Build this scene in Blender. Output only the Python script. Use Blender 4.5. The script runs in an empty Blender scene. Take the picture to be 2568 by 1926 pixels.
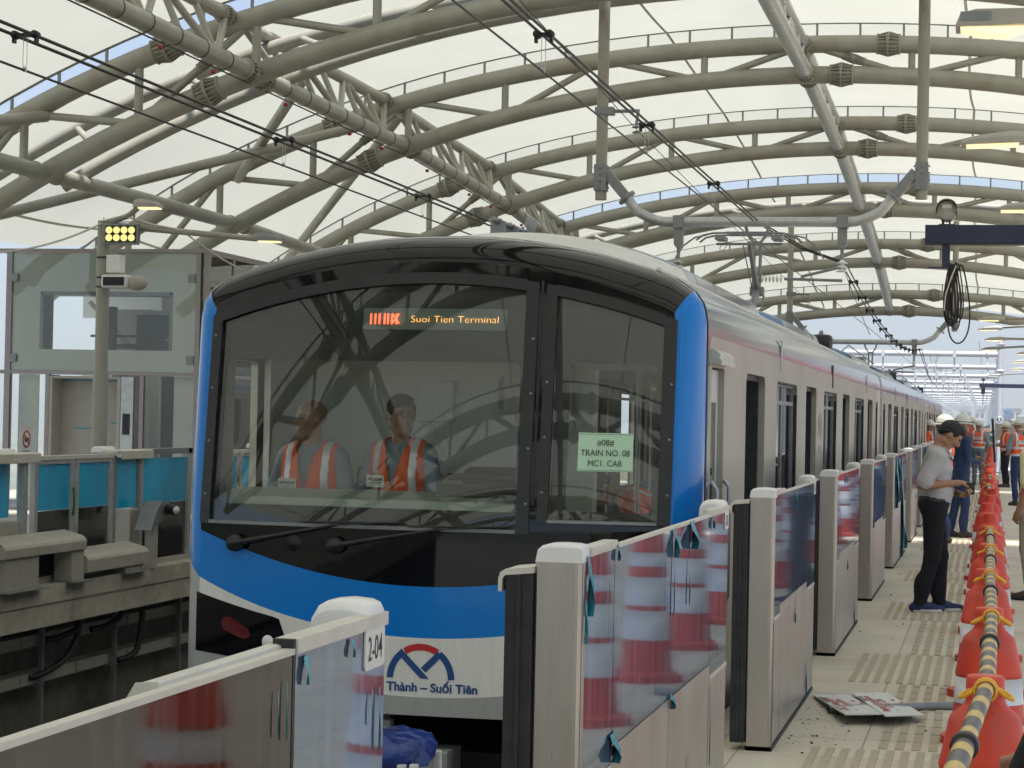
import bpy, math, random
import numpy as np
from mathutils import Vector, Matrix
from mathutils.geometry import tessellate_polygon
random.seed(7); PI=math.pi; R_=math.radians
S=bpy.context.scene; COL=S.collection
# ---------------------------------------------------------------- camera
cam_d=bpy.data.cameras.new('camera'); cam=bpy.data.objects.new('camera',cam_d); COL.objects.link(cam); S.camera=cam
F=5300.; cam_d.sensor_width=36; cam_d.lens=36*F/2568; cam_d.clip_end=6000; cam_d.clip_start=.05
VPx,VPy,ROLL,CAMZ=2480.,1067.,0.021,1.65
_x=VPx-1284; _y=-(VPy-963); _c,_s=math.cos(ROLL),math.sin(ROLL)
_xu=_c*_x-_s*_y; _yu=_s*_x+_c*_y
PITCH=math.atan2(-_yu,F); YAW=math.atan2(_xu,F/math.cos(PITCH))
_fw=Vector((-math.sin(YAW)*math.cos(PITCH),math.cos(YAW)*math.cos(PITCH),math.sin(PITCH)))
_rt=Vector((math.cos(YAW),math.sin(YAW),0)); _up=_rt.cross(_fw)
_r2=_c*_rt+_s*_up; _u2=-_s*_rt+_c*_up
cam.matrix_world=Matrix(((_r2.x,_u2.x,-_fw.x,0),(_r2.y,_u2.y,-_fw.y,0),(_r2.z,_u2.z,-_fw.z,CAMZ),(0,0,0,1)))
def ray(px,py):
    return ((px-1284)/F)*_r2+(-(py-963)/F)*_u2+_fw
def hit(px,py,ax,v):      # where the sight line of a photograph pixel meets the plane axis ax = v
    d=ray(px,py); o=(0,0,CAMZ); t=(v-o[ax])/d[ax]; return Vector((d.x*t,d.y*t,CAMZ+d.z*t))
def at(px,py,D):          # point at depth D
    d=ray(px,py); return Vector((d.x*D,d.y*D,CAMZ+d.z*D))
# ---------------------------------------------------------------- light
SUN_EL,SUN_AZ=R_(72),R_(150)
W=bpy.data.worlds.new('World'); S.world=W; W.use_nodes=True
nt=W.node_tree; nt.nodes.clear()
sky=nt.nodes.new('ShaderNodeTexSky'); sky.sky_type='NISHITA'; sky.sun_disc=False
sky.sun_elevation=SUN_EL; sky.sun_rotation=SUN_AZ; sky.air_density=1.0; sky.dust_density=.6; sky.ozone_density=1.0
bg=nt.nodes.new('ShaderNodeBackground'); bg.inputs[1].default_value=0.06
wo=nt.nodes.new('ShaderNodeOutputWorld')
# a thin overcast: clouds whiten the sky
hs=nt.nodes.new('ShaderNodeHueSaturation'); hs.inputs['Saturation'].default_value=.72; hs.inputs['Value'].default_value=1.0
tn=nt.nodes.new('ShaderNodeMix'); tn.data_type='RGBA'; tn.blend_type='MULTIPLY'; tn.inputs[0].default_value=1; tn.inputs[7].default_value=(.90,.985,1.13,1)
nt.links.new(sky.outputs[0],hs.inputs['Color']); nt.links.new(hs.outputs[0],tn.inputs[6]); nt.links.new(tn.outputs[2],bg.inputs[0]); nt.links.new(bg.outputs[0],wo.inputs[0])
sd=bpy.data.lights.new('sun','SUN'); sd.energy=3.4; sd.angle=R_(8); sd.color=(1,.96,.9)
so=bpy.data.objects.new('sun',sd); COL.objects.link(so)
_d=Vector((math.sin(SUN_AZ)*math.cos(SUN_EL),math.cos(SUN_AZ)*math.cos(SUN_EL),math.sin(SUN_EL)))
so.rotation_euler=_d.to_track_quat('Z','Y').to_euler()
S.view_settings.view_transform='Standard'; S.view_settings.look='None'; S.view_settings.gamma=1; S.view_settings.exposure=1.38
S.render.engine='CYCLES'
S.cycles.max_bounces=8; S.cycles.diffuse_bounces=4; S.cycles.glossy_bounces=4; S.cycles.transparent_max_bounces=12; S.cycles.transmission_bounces=6
S.cycles.sample_clamp_indirect=6; S.cycles.caustics_reflective=False; S.cycles.caustics_refractive=False
# ---------------------------------------------------------------- materials
def mat(name,col,rough=.5,metal=0,var=0,scale=8,coat=0,bump=0,bscale=30,stretch=None,spec=None,dirt=None,dscale=2.5,damt=.5,rvar=0,emit=None,es=1,trans=0,sheen=0):
    m=bpy.data.materials.new(name); m.use_nodes=True; n=m.node_tree; p=n.nodes['Principled BSDF']
    p.inputs['Base Color'].default_value=(*col,1); p.inputs['Roughness'].default_value=rough; p.inputs['Metallic'].default_value=metal
    if coat: p.inputs['Coat Weight'].default_value=coat; p.inputs['Coat Roughness'].default_value=.03
    if spec is not None: p.inputs['Specular IOR Level'].default_value=spec
    if sheen: p.inputs['Sheen Weight'].default_value=sheen
    if emit: p.inputs['Emission Color'].default_value=(*emit,1); p.inputs['Emission Strength'].default_value=es
    if trans: p.inputs['Transmission Weight'].default_value=trans
    L=n.links
    if var or dirt or bump or rvar:
        tc=n.nodes.new('ShaderNodeTexCoord'); mp=n.nodes.new('ShaderNodeMapping'); L.new(tc.outputs['Object'],mp.inputs[0])
        if stretch: mp.inputs['Scale'].default_value=stretch
    src=None
    if var:
        no=n.nodes.new('ShaderNodeTexNoise'); no.inputs['Scale'].default_value=scale; no.inputs['Detail'].default_value=6; L.new(mp.outputs[0],no.inputs['Vector'])
        rp=n.nodes.new('ShaderNodeMapRange'); rp.inputs[1].default_value=.3; rp.inputs[2].default_value=.7; rp.inputs[3].default_value=1-var; rp.inputs[4].default_value=1+var
        L.new(no.outputs[0],rp.inputs[0])
        mx=n.nodes.new('ShaderNodeVectorMath'); mx.operation='SCALE'; mx.inputs[0].default_value=col; L.new(rp.outputs[0],mx.inputs['Scale'])
        src=mx.outputs[0]; L.new(src,p.inputs['Base Color'])
    if dirt:
        no=n.nodes.new('ShaderNodeTexNoise'); no.inputs['Scale'].default_value=dscale; no.inputs['Detail'].default_value=8; no.inputs['Roughness'].default_value=.65; L.new(mp.outputs[0],no.inputs['Vector'])
        rp=n.nodes.new('ShaderNodeMapRange'); rp.inputs[1].default_value=.48; rp.inputs[2].default_value=.72; rp.inputs[4].default_value=damt; L.new(no.outputs[0],rp.inputs[0])
        mm=n.nodes.new('ShaderNodeMix'); mm.data_type='RGBA'; L.new(rp.outputs[0],mm.inputs[0]); mm.inputs[7].default_value=(*dirt,1)
        if src: L.new(src,mm.inputs[6])
        else: mm.inputs[6].default_value=(*col,1)
        L.new(mm.outputs[2],p.inputs['Base Color'])
    if rvar:
        no=n.nodes.new('ShaderNodeTexNoise'); no.inputs['Scale'].default_value=scale*.7; no.inputs['Detail'].default_value=5; L.new(mp.outputs[0],no.inputs['Vector'])
        rp=n.nodes.new('ShaderNodeMapRange'); rp.inputs[1].default_value=.3; rp.inputs[2].default_value=.7; rp.inputs[3].default_value=max(.02,rough-rvar); rp.inputs[4].default_value=rough+rvar
        L.new(no.outputs[0],rp.inputs[0]); L.new(rp.outputs[0],p.inputs['Roughness'])
    if bump:
        no=n.nodes.new('ShaderNodeTexNoise'); no.inputs['Scale'].default_value=bscale; no.inputs['Detail'].default_value=4; L.new(mp.outputs[0],no.inputs['Vector'])
        bp=n.nodes.new('ShaderNodeBump'); bp.inputs['Strength'].default_value=bump; bp.inputs['Distance'].default_value=.02; L.new(no.outputs[0],bp.inputs['Height']); L.new(bp.outputs[0],p.inputs['Normal'])
    return m
M={}
M['steel']=mat('steel paint',(.33,.325,.275),.42,0,.08,3,dirt=(.25,.18,.12),dscale=1.6,damt=.6)
M['galv']=mat('galvanised steel',(.50,.51,.50),.42,.55,.12,14,rvar=.1)
M['galvdark']=mat('dull galvanised steel',(.25,.26,.26),.5,.4,.12,10)
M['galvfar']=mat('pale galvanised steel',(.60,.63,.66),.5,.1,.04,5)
M['black']=mat('black plastic',(.012,.012,.013),.45)
M['rubber']=mat('black rubber',(.015,.015,.016),.55,0,.2,20,rvar=.12,dirt=(.06,.06,.055),dscale=9,damt=.35)
M['cable']=mat('dark cable',(.03,.022,.02),.5)
M['wire']=mat('bronze wire',(.025,.018,.016),.45,.3)
M['blue']=mat('blue gloss paint',(.0,.19,.62),.16,0,.03,2,coat=.25,spec=.35)
M['mask']=mat('black gloss mask',(.003,.003,.004),.03,0,coat=.0,bump=.022,bscale=2.2,spec=.42)
M['frame']=mat('black window frame',(.012,.012,.013),.3)
M['white']=mat('white film',(.72,.71,.66),.4,0,.05,2.2,stretch=(30,30,1.2),coat=.2)
M['skirt']=mat('satin grey metal',(.42,.42,.39),.38,.6,.06,3,stretch=(20,20,1))
M['side']=mat('matt stainless side',(.43,.41,.345),.42,.6,.06,1.5,stretch=(1,1,.6),rvar=.05,dirt=(.28,.26,.23),dscale=1.1,damt=.3)
M['polish_sky_tint']=mat('polished stainless with painted sky tint',(.22,.31,.44),.12,.95,.04,2,bump=.03,bscale=2.0,stretch=(1,.25,1))  # blue of the reflected sky is painted into the base colour
M['roofm']=mat('roof aluminium',(.66,.65,.62),.35,.3,.08,6)
M['red']=mat('red plastic',(.70,.058,.022),.42,0,.10,9,dirt=(.42,.13,.09),dscale=5,damt=.55,rvar=.08)
M['reflect']=mat('reflective tape',(.72,.72,.74),.3,.15,.06,30)
M['yellow']=mat('yellow plastic',(.80,.42,.02),.4,0,.08,20)
M['ybar']=mat('yellow band',(.72,.50,.12),.35,0,.15,30,dirt=(.2,.16,.1),dscale=30,damt=.6)
M['kbar']=mat('black band',(.05,.05,.05),.35,0,.2,40,dirt=(.25,.24,.2),dscale=25,damt=.5)
M['steelbr']=mat('brushed stainless',(.45,.41,.365),.33,.8,.07,2.2,stretch=(30,30,1.2),rvar=.07,dirt=(.36,.31,.26),dscale=2,damt=.4)
M['steelflat']=mat('satin stainless panel',(.50,.49,.455),.34,.75,.04,1.5,stretch=(3,3,1),rvar=.06,dirt=(.40,.37,.32),dscale=1.2,damt=.5)
M['ptop']=mat('cream cover',(.62,.59,.52),.5,0,.05,6,dirt=(.42,.38,.32),dscale=8,damt=.35)
M['dome']=mat('white lamp cover',(.80,.79,.77),.3,0,.02,4)
M['amber']=mat('amber signal light',(.9,.35,.2),.4,emit=(1,.33,.12),es=.35)
M['tan']=mat('granite paving',(.47,.42,.34),.75,0,.05,60,dirt=(.33,.28,.22),dscale=1.3,damt=.45,bump=.05,bscale=120)
M['tact']=mat('tactile bar',(.46,.385,.27),.8,0,.12,40,dirt=(.48,.42,.34),dscale=6,damt=.6)
M['conc']=mat('concrete',(.44,.41,.345),.85,0,.12,7,dirt=(.20,.185,.15),dscale=2.2,damt=.7,bump=.25,bscale=22)
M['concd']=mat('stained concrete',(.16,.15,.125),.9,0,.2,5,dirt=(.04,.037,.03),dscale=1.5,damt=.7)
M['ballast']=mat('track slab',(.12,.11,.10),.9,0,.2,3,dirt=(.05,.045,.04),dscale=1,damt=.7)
M['navy']=mat('navy paint',(.012,.018,.055),.35,0,.1,4,coat=.2)
M['greyp']=mat('grey paint',(.40,.38,.335),.5,0,.05,6,dirt=(.27,.25,.21),dscale=5,damt=.35)
M['polem']=mat('beige grey paint',(.33,.315,.26),.5,0,.06,3,dirt=(.26,.23,.17),dscale=4,damt=.3)
M['alu']=mat('anodised frame',(.30,.27,.25),.4,.5,.05,5)
M['panelgreen']=mat('back painted glass',(.90,.92,.86),.6,0,.03,1.2)
M['darkin']=mat('dark interior',(.015,.018,.018),.6)
M['lampw']=mat('lit lamp lens',(1,.9,.6),.4,emit=(1,.84,.45),es=.40)
M['ledy']=mat('lit led cup',(1,.95,.5),.4,emit=(1,.92,.25),es=.28)
M['helmet']=mat('white helmet',(.72,.71,.62),.35,0,.03,8)
M['skin']=mat('tan skin',(.36,.185,.11),.5,0,.06,18)
M['skinl']=mat('light brown skin',(.44,.25,.165),.5,0,.06,18)
M['hair']=mat('black hair',(.008,.007,.007),.55,0,.2,60,bump=.5,bscale=90)
M['shirt']=mat('grey checked shirt',(.44,.42,.43),.8,0,.06,26,bump=.5,bscale=9)
M['trouser']=mat('black trousers',(.005,.005,.007),.9,0,.2,12,bump=.4,bscale=8)
M['navycl']=mat('navy coverall',(.012,.035,.105),.75,0,.15,8,bump=.6,bscale=7)
M['jean']=mat('grey blue jeans',(.13,.17,.21),.8,0,.15,10,bump=.5,bscale=8)
M['orange']=mat('orange vest fabric',(.85,.115,.02),.6,0,.05,14,bump=.3,bscale=9)
M['paleyel']=mat('pale yellow shirt',(.72,.68,.40),.8,0,.05,10,bump=.4,bscale=9)
M['khaki']=mat('beige trousers',(.38,.33,.26),.8,0,.08,10,bump=.4,bscale=8)
M['greycl']=mat('grey blue work shirt',(.20,.25,.30),.8,0,.08,10,bump=.4,bscale=9)
M['leather']=mat('dark belt',(.03,.018,.014),.4)
M['shoeb']=mat('blue shoe mesh',(.006,.018,.09),.6,0,.15,60)
M['shoew']=mat('white sole',(.6,.58,.52),.6)
M['crew']=mat('light grey door',(.62,.62,.60),.4,.2)
M['boot']=mat('brown boot',(.06,.045,.03),.7,0,.2,20)
M['paper']=mat('pale green paper',(.52,.74,.53),.7)
M['ink']=mat('dark ink',(.03,.04,.04),.6)
M['logob']=mat('logo blue',(.008,.055,.21),.4)
M['logor']=mat('logo red',(.50,.012,.014),.4)
M['spr']=mat('sprinkler red',(.35,.01,.015),.3)
M['grn']=mat('green plastic',(.01,.16,.05),.4)
M['signw']=mat('white sign board',(.72,.72,.68),.4,0,.03,8)
M['signr']=mat('red sign ink',(.48,.03,.03),.5)
M['teal']=mat('blue protective film',(.04,.33,.42),.25,0,.2,8)
M['cabwall']=mat('cab wall',(.84,.87,.80),.5,0,.03,3)
M['cabdark']=mat('cab trim dark',(.012,.013,.012),.5)
M['cabgreen']=mat('dash green',(.50,.56,.48),.5,0,.04,4)
M['ledscreen']=mat('destination display',(.16,.21,.18),.3)
M['ledtext']=mat('amber led',(1,.5,.1),.5,emit=(1,.45,.12),es=.9)
M['ledred']=mat('red led',(1,.15,.05),.5,emit=(1,.13,.05),es=.9)
M['redlens']=mat('red lamp lens',(.10,.006,.010),.15,coat=.5)
M['tarp']=mat('blue tarpaulin',(.008,.035,.22),.25,0,.2,5,bump=.9,bscale=11)
M['citywall']=mat('pale rendered wall',(.58,.56,.52),.8,0,.06,.3)
M['cityblue']=mat('blue roof sheet',(.15,.28,.55),.7)
M['redroof']=mat('red tile roof',(.45,.13,.07),.8,0,.1,.5)
M['window']=mat('far window',(.08,.10,.12),.3)
M['leaf']=mat('foliage',(.06,.10,.035),.8,0,.35,.6)
M['ground']=mat('city ground',(.20,.20,.16),.95,0,.3,.02)
M['added_red_roof']=mat('red roof of the added hall',(.60,.01,.035),.7)  # roof red of the added unseen hall, mirrored pink in the train
M['train_in']=mat('saloon lining',(.36,.36,.34),.5)
M['seatg']=mat('seat shell',(.10,.22,.35),.5)
def glassmat(name,tint,gloss,rough=.02,gcol=(1,1,1)):
    m=bpy.data.materials.new(name); m.use_nodes=True; n=m.node_tree; n.nodes.clear()
    t=n.nodes.new('ShaderNodeBsdfTransparent'); t.inputs[0].default_value=(*tint,1)
    g=n.nodes.new('ShaderNodeBsdfGlossy'); g.inputs[0].default_value=(*gcol,1); g.inputs['Roughness'].default_value=rough
    fr=n.nodes.new('ShaderNodeFresnel'); fr.inputs[0].default_value=1.5
    ma=n.nodes.new('ShaderNodeMath'); ma.operation='MULTIPLY_ADD'; ma.inputs[1].default_value=1; ma.inputs[2].default_value=gloss; ma.use_clamp=True
    x=n.nodes.new('ShaderNodeMixShader'); o=n.nodes.new('ShaderNodeOutputMaterial')
    n.links.new(fr.outputs[0],ma.inputs[0]); n.links.new(ma.outputs[0],x.inputs[0]); n.links.new(t.outputs[0],x.inputs[1]); n.links.new(g.outputs[0],x.inputs[2]); n.links.new(x.outputs[0],o.inputs[0])
    return m
M['wglass']=glassmat('windshield glass',(.95,.99,.95),.02,.004)
M['eglass']=glassmat('green tinted glass',(.985,1,.98),.0)
M['bglass']=mat('blue film glass',(.006,.38,.68),.18,0,.25,1.5,coat=.3,stretch=(1,1,.5))
M['tglass']=glassmat('train window glass',(.35,.38,.40),.10)
def panelmat(name,base,tint,fres,rough):
    # coated glass over steel: a diffuse film under a mirror-like layer whose strength follows the viewing angle
    m=bpy.data.materials.new(name); m.use_nodes=True; n=m.node_tree; n.nodes.clear(); L=n.links
    d=n.nodes.new('ShaderNodeBsdfDiffuse'); g=n.nodes.new('ShaderNodeBsdfGlossy'); x=n.nodes.new('ShaderNodeMixShader'); o=n.nodes.new('ShaderNodeOutputMaterial')
    lw=n.nodes.new('ShaderNodeLayerWeight'); lw.inputs[0].default_value=.5
    ma=n.nodes.new('ShaderNodeMapRange'); ma.inputs[1].default_value=.2; ma.inputs[2].default_value=.95; ma.inputs[3].default_value=.2; ma.inputs[4].default_value=fres
    L.new(lw.outputs['Facing'],ma.inputs[0]); L.new(ma.outputs[0],x.inputs[0])
    tc=n.nodes.new('ShaderNodeTexCoord'); mp=n.nodes.new('ShaderNodeMapping'); mp.inputs['Scale'].default_value=(20,9,.6); L.new(tc.outputs['Object'],mp.inputs[0])
    no=n.nodes.new('ShaderNodeTexNoise'); no.inputs['Scale'].default_value=3; no.inputs['Detail'].default_value=8; L.new(mp.outputs[0],no.inputs['Vector'])
    mr=n.nodes.new('ShaderNodeMapRange'); mr.inputs[1].default_value=.3; mr.inputs[2].default_value=.7; mr.inputs[3].default_value=rough*.5; mr.inputs[4].default_value=rough*1.7; L.new(no.outputs[0],mr.inputs[0]); L.new(mr.outputs[0],g.inputs['Roughness'])
    mc=n.nodes.new('ShaderNodeMix'); mc.data_type='RGBA'; mc.inputs[6].default_value=(*base,1); mc.inputs[7].default_value=(*[min(1,c*1.7+.04) for c in base],1)
    r2=n.nodes.new('ShaderNodeMapRange'); r2.inputs[1].default_value=.45; r2.inputs[2].default_value=.75; L.new(no.outputs[0],r2.inputs[0]); L.new(r2.outputs[0],mc.inputs[0]); L.new(mc.outputs[2],d.inputs[0])
    g.inputs[0].default_value=(*tint,1)
    L.new(d.outputs[0],x.inputs[1]); L.new(g.outputs[0],x.inputs[2]); L.new(x.outputs[0],o.inputs[0]); return m
M['psdglass']=panelmat('film covered glass panel',(.095,.125,.18),(.70,.78,.92),.68,.04)
M['psddark']=panelmat('dark glass door leaf',(.025,.024,.024),(.40,.38,.37),.70,.06)
def membranemat():
    m=bpy.data.materials.new('translucent roof membrane'); m.use_nodes=True; n=m.node_tree; n.nodes.clear(); L=n.links
    d=n.nodes.new('ShaderNodeBsdfDiffuse'); t=n.nodes.new('ShaderNodeBsdfTranslucent'); x=n.nodes.new('ShaderNodeMixShader'); o=n.nodes.new('ShaderNodeOutputMaterial')
    x.inputs[0].default_value=.31
    tc=n.nodes.new('ShaderNodeTexCoord'); no=n.nodes.new('ShaderNodeTexNoise'); no.inputs['Scale'].default_value=.6; no.inputs['Detail'].default_value=5; L.new(tc.outputs['Object'],no.inputs['Vector'])
    c=n.nodes.new('ShaderNodeMix'); c.data_type='RGBA'; c.inputs[6].default_value=(.85,.86,.77,1); c.inputs[7].default_value=(.765,.775,.685,1); L.new(no.outputs[0],c.inputs[0])
    L.new(c.outputs[2],d.inputs[0]); L.new(c.outputs[2],t.inputs[0]); L.new(d.outputs[0],x.inputs[1]); L.new(t.outputs[0],x.inputs[2]); L.new(x.outputs[0],o.inputs[0]); return m
M['membrane']=membranemat()
M['seam']=mat('membrane seam',(.66,.67,.58),.8)
# ---------------------------------------------------------------- mesh builder
def frame(d):
    d=Vector(d).normalized(); a=Vector((0,0,1)) if abs(d.z)<.95 else Vector((1,0,0))
    u=d.cross(a).normalized(); return d,u,u.cross(d).normalized()
class MB:
    def __init__(s): s.v=[];s.f=[];s.sm=[];s.mi=[];s.cur=0
    def add(s,vs,fs,smooth=False):
        b=len(s.v); s.v+= [tuple(p) for p in vs]
        for f in fs: s.f.append(tuple(b+i for i in f)); s.sm.append(smooth); s.mi.append(s.cur)
        return s
    def box(s,x0,x1,y0,y1,z0,z1,M_=None):
        vs=[(x,y,z) for z in (z0,z1) for y in (y0,y1) for x in (x0,x1)]
        if M_ is not None: vs=[M_@Vector(p) for p in vs]
        return s.add(vs,[(0,2,3,1),(4,5,7,6),(0,1,5,4),(2,6,7,3),(0,4,6,2),(1,3,7,5)])
    def beam(s,a,b,w,h,up=(0,0,1)):
        a=Vector(a);b=Vector(b);d=(b-a).normalized();up=Vector(up);u=d.cross(up).normalized();v=u.cross(d)
        vs=[p+u*(i*w/2)+v*(j*h/2) for p in (a,b) for i,j in ((-1,-1),(1,-1),(1,1),(-1,1))]
        return s.add(vs,[(0,1,2,3),(7,6,5,4),(0,4,5,1),(1,5,6,2),(2,6,7,3),(3,7,4,0)])
    def tube(s,a,b,r,r2=None,n=12,caps=True):
        return s.path([a,b],[r,r if r2 is None else r2],n,caps)
    def path(s,pts,r,n=10,caps=True,closed=False):
        pts=[Vector(p) for p in pts]; k=len(pts)
        if not isinstance(r,(list,tuple)): r=[r]*k
        vs=[];fs=[]; pu=None
        for i,p in enumerate(pts):
            if closed: d=pts[(i+1)%k]-pts[i-1]
            else: d=(pts[min(i+1,k-1)]-pts[max(i-1,0)])
            d.normalize()
            if pu is None: _,u,v=frame(d)
            else:
                u=pu-d*pu.dot(d); u.normalize(); v=u.cross(d).normalized()*1
            pu=u; v=d.cross(u)
            for j in range(n):
                a=2*PI*j/n; vs.append(p+(u*math.cos(a)+v*math.sin(a))*r[i])
        for i in range(k if closed else k-1):
            i2=(i+1)%k
            for j in range(n):
                j2=(j+1)%n; fs.append((i*n+j,i*n+j2,i2*n+j2,i2*n+j))
        s.add(vs,fs,True)
        if caps and not closed:
            s.add(vs[:n],[tuple(range(n))[::-1]]); s.add(vs[-n:],[tuple(range(n))])
        return s
    def lathe(s,prof,c=(0,0,0),n=24,axis=(0,0,1),smooth=True,flatat=()):
        d,u,v=frame(axis); c=Vector(c); vs=[];fs=[]
        if abs(d.z)>.99: u,v=Vector((1,0,0)),Vector((0,1,0))*(1 if d.z>0 else -1)
        for r,z in prof:
            for j in range(n):
                a=2*PI*j/n; vs.append(c+d*z+(u*math.cos(a)+v*math.sin(a))*r)
        for i in range(len(prof)-1):
            for j in range(n):
                j2=(j+1)%n; fs.append((i*n+j,i*n+j2,(i+1)*n+j2,(i+1)*n+j))
        return s.add(vs,fs,smooth)
    def grid(s,fn,us,vs_,smooth=True,flip=False):
        P=[fn(u,v) for v in vs_ for u in us]; n=len(us); fs=[]
        for i in range(len(vs_)-1):
            for j in range(n-1):
                q=(i*n+j,i*n+j+1,(i+1)*n+j+1,(i+1)*n+j); fs.append(q[::-1] if flip else q)
        return s.add(P,fs,smooth)
    def prism(s,loop,a,b,fn=None):
        # polygon loop of (u,v) swept between two positions by fn(u,v,w)
        n=len(loop); fn=fn or (lambda u,v,w:(u,v,w))
        tri=tessellate_polygon([[Vector((u,v,0)) for u,v in loop]])
        A=[fn(u,v,a) for u,v in loop]; B=[fn(u,v,b) for u,v in loop]
        s.add(A,[t[::-1] for t in tri]); s.add(B,[tuple(t) for t in tri])
        return s.add(A+B,[(i,(i+1)%n,n+(i+1)%n,n+i) for i in range(n)])
    def sphere(s,c,r,n=12,m=8,sc=(1,1,1)):
        return s.grid(lambda u,v:(c[0]+r*sc[0]*math.cos(u)*math.sin(v),c[1]+r*sc[1]*math.sin(u)*math.sin(v),c[2]+r*sc[2]*math.cos(v)),[2*PI*i/n for i in range(n+1)],[PI*(.0001+.9998*i/m) for i in range(m+1)],True,True)
    def split(s,name,mats,parent=None,n=None,**k):
        # every separate shell becomes an object of its own; n = shells per object
        par=list(range(len(s.v)))
        def find(a):
            while par[a]!=a: par[a]=par[par[a]]; a=par[a]
            return a
        for f in s.f:
            r=find(f[0])
            for q in f[1:]: par[find(q)]=r
        key={}
        for i,p in enumerate(s.v):
            q=tuple(round(c,5) for c in p)
            if q in key: par[find(i)]=find(key[q])
            else: key[q]=i
        g={}
        for i,f in enumerate(s.f): g.setdefault(find(f[0]),[]).append(i)
        out=[]
        for fl in g.values():
            m=MB(); mp={}
            for i in fl:
                m.f.append(tuple(mp.setdefault(v,len(mp)) for v in s.f[i])); m.sm.append(s.sm[i]); m.mi.append(s.mi[i])
            m.v=[s.v[v] for v in mp]; out.append(m.build(name,mats,parent,**k))
        return out
    def build(s,name,mats,parent=None,local=False,bevel=0,loc=None):
        if not isinstance(mats,(list,tuple)): mats=[mats]
        me=bpy.data.meshes.new(name); o=bpy.data.objects.new(name,me); COL.objects.link(o)
        org=Vector((0,0,0))
        if parent is not None:
            o.parent=parent
            if not local: org=worg(parent)
        elif loc is not None: org=Vector(loc); o.location=org
        v=s.v if org.length==0 else [tuple(Vector(p)-org) for p in s.v]
        me.from_pydata(v,[],s.f)
        me.polygons.foreach_set('use_smooth',s.sm); me.polygons.foreach_set('material_index',s.mi)
        for m in mats: me.materials.append(M[m] if isinstance(m,str) else m)
        me.update()
        if bevel:
            b=o.modifiers.new('bevel','BEVEL'); b.width=bevel; b.segments=2; b.limit_method='ANGLE'; b.angle_limit=R_(50)
        return o
def worg(o):
    p=Vector(o.location)
    while o.parent is not None: o=o.parent; p+=Vector(o.location)
    return p
def tag(o,label,cat,group=None,kind=None):
    if label: o['label']=label
    if cat: o['category']=cat
    if group: o['group']=group
    if kind: o['kind']=kind
    return o
def thing(name,label,cat,loc=(0,0,0),group=None,rz=0):
    o=bpy.data.objects.new(name,None); COL.objects.link(o); o.location=loc; o.rotation_euler=(0,0,rz); o.empty_display_size=.2
    return tag(o,label,cat,group)
def struct(o): o['kind']='structure'; return o
def kids(o): return [c for c in bpy.data.objects if c.parent==o]
def copy_tree(o,parent=None,label=None,loc=None,rz=None):
    c=o.copy(); COL.objects.link(c)
    if parent is not None: c.parent=parent
    if label: c['label']=label
    if loc is not None: c.location=loc
    if rz is not None: c.rotation_euler=(0,0,rz)
    for k in kids(o): copy_tree(k,c)
    return c
def text_mb(txt,size,fn,bold=0,align='CENTER',sx=1,depth=None):
    """vector text -> MB; fn maps (u,v) of the lettering plane to a point"""
    cu=bpy.data.curves.new('t','FONT'); cu.body=txt; cu.size=size; cu.offset=bold; cu.align_x=align; cu.resolution_u=3
    o=bpy.data.objects.new('t',cu); COL.objects.link(o); bpy.context.view_layer.update()
    dg=bpy.context.evaluated_depsgraph_get(); me=o.evaluated_get(dg).to_mesh()
    vs=[fn(v.co.x*sx,v.co.y) for v in me.vertices]; fs=[tuple(p.vertices) for p in me.polygons]
    o.evaluated_get(dg).to_mesh_clear(); bpy.data.objects.remove(o); bpy.data.curves.remove(cu)
    m=MB(); m.add(vs,fs); return m
def rrect(u0,u1,v0,v1,r,n=4):
    out=[]
    for cx,cy,a0 in ((u1-r,v1-r,0),(u0+r,v1-r,90),(u0+r,v0+r,180),(u1-r,v0+r,270)):
        for i in range(n+1):
            a=R_(a0+90*i/n); out.append((cx+r*math.cos(a),cy+r*math.sin(a)))
    return out
def holed(mb,outer,holes,fn,flip=False):
    loops=[[Vector((u,v,0)) for u,v in outer]]+[[Vector((u,v,0)) for u,v in h] for h in holes]
    tri=tessellate_polygon(loops); flat=[p for l in loops for p in l]
    mb.add([fn(p.x,p.y) for p in flat],[t[::-1] if flip else tuple(t) for t in tri])
def interp(x,xs,ys):
    return float(np.interp(x,xs,ys))
# ================================================================ setting: ground, platforms, track
def pavemat():
    m=mat('granite slabs',(.68,.61,.485),.75,0,.05,50,dirt=(.50,.42,.30),dscale=.9,damt=.6,bump=.04,bscale=120)
    n=m.node_tree; p=n.nodes['Principled BSDF']; src=p.inputs['Base Color'].links[0].from_socket
    tc=n.nodes.new('ShaderNodeTexCoord'); b=n.nodes.new('ShaderNodeTexBrick'); b.offset=0
    b.inputs['Scale'].default_value=1; b.inputs['Brick Width'].default_value=.6; b.inputs['Row Height'].default_value=.62; b.inputs['Mortar Size'].default_value=.006; b.inputs['Mortar Smooth'].default_value=.3; b.inputs['Bias'].default_value=0
    b.inputs['Color1'].default_value=(1,1,1,1); b.inputs['Color2'].default_value=(.86,.88,.90,1); b.inputs['Mortar'].default_value=(.55,.5,.42,1)
    x=n.nodes.new('ShaderNodeMix'); x.data_type='RGBA'; x.blend_type='MULTIPLY'; x.inputs[0].default_value=1
    n.links.new(tc.outputs['Object'],b.inputs['Vector']); n.links.new(src,x.inputs[6]); n.links.new(b.outputs[0],x.inputs[7]); n.links.new(x.outputs[2],p.inputs['Base Color']); return m
M['pave']=pavemat()
m=MB(); m.box(-1.42,8.5,-14,73,-.9,0); struct(m.build('platform_floor','pave'))
m=MB(); m.box(-1.43,-1.30,-14,73,-.0,.004); struct(m.build('platform_edge_strip','conc'))
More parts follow.
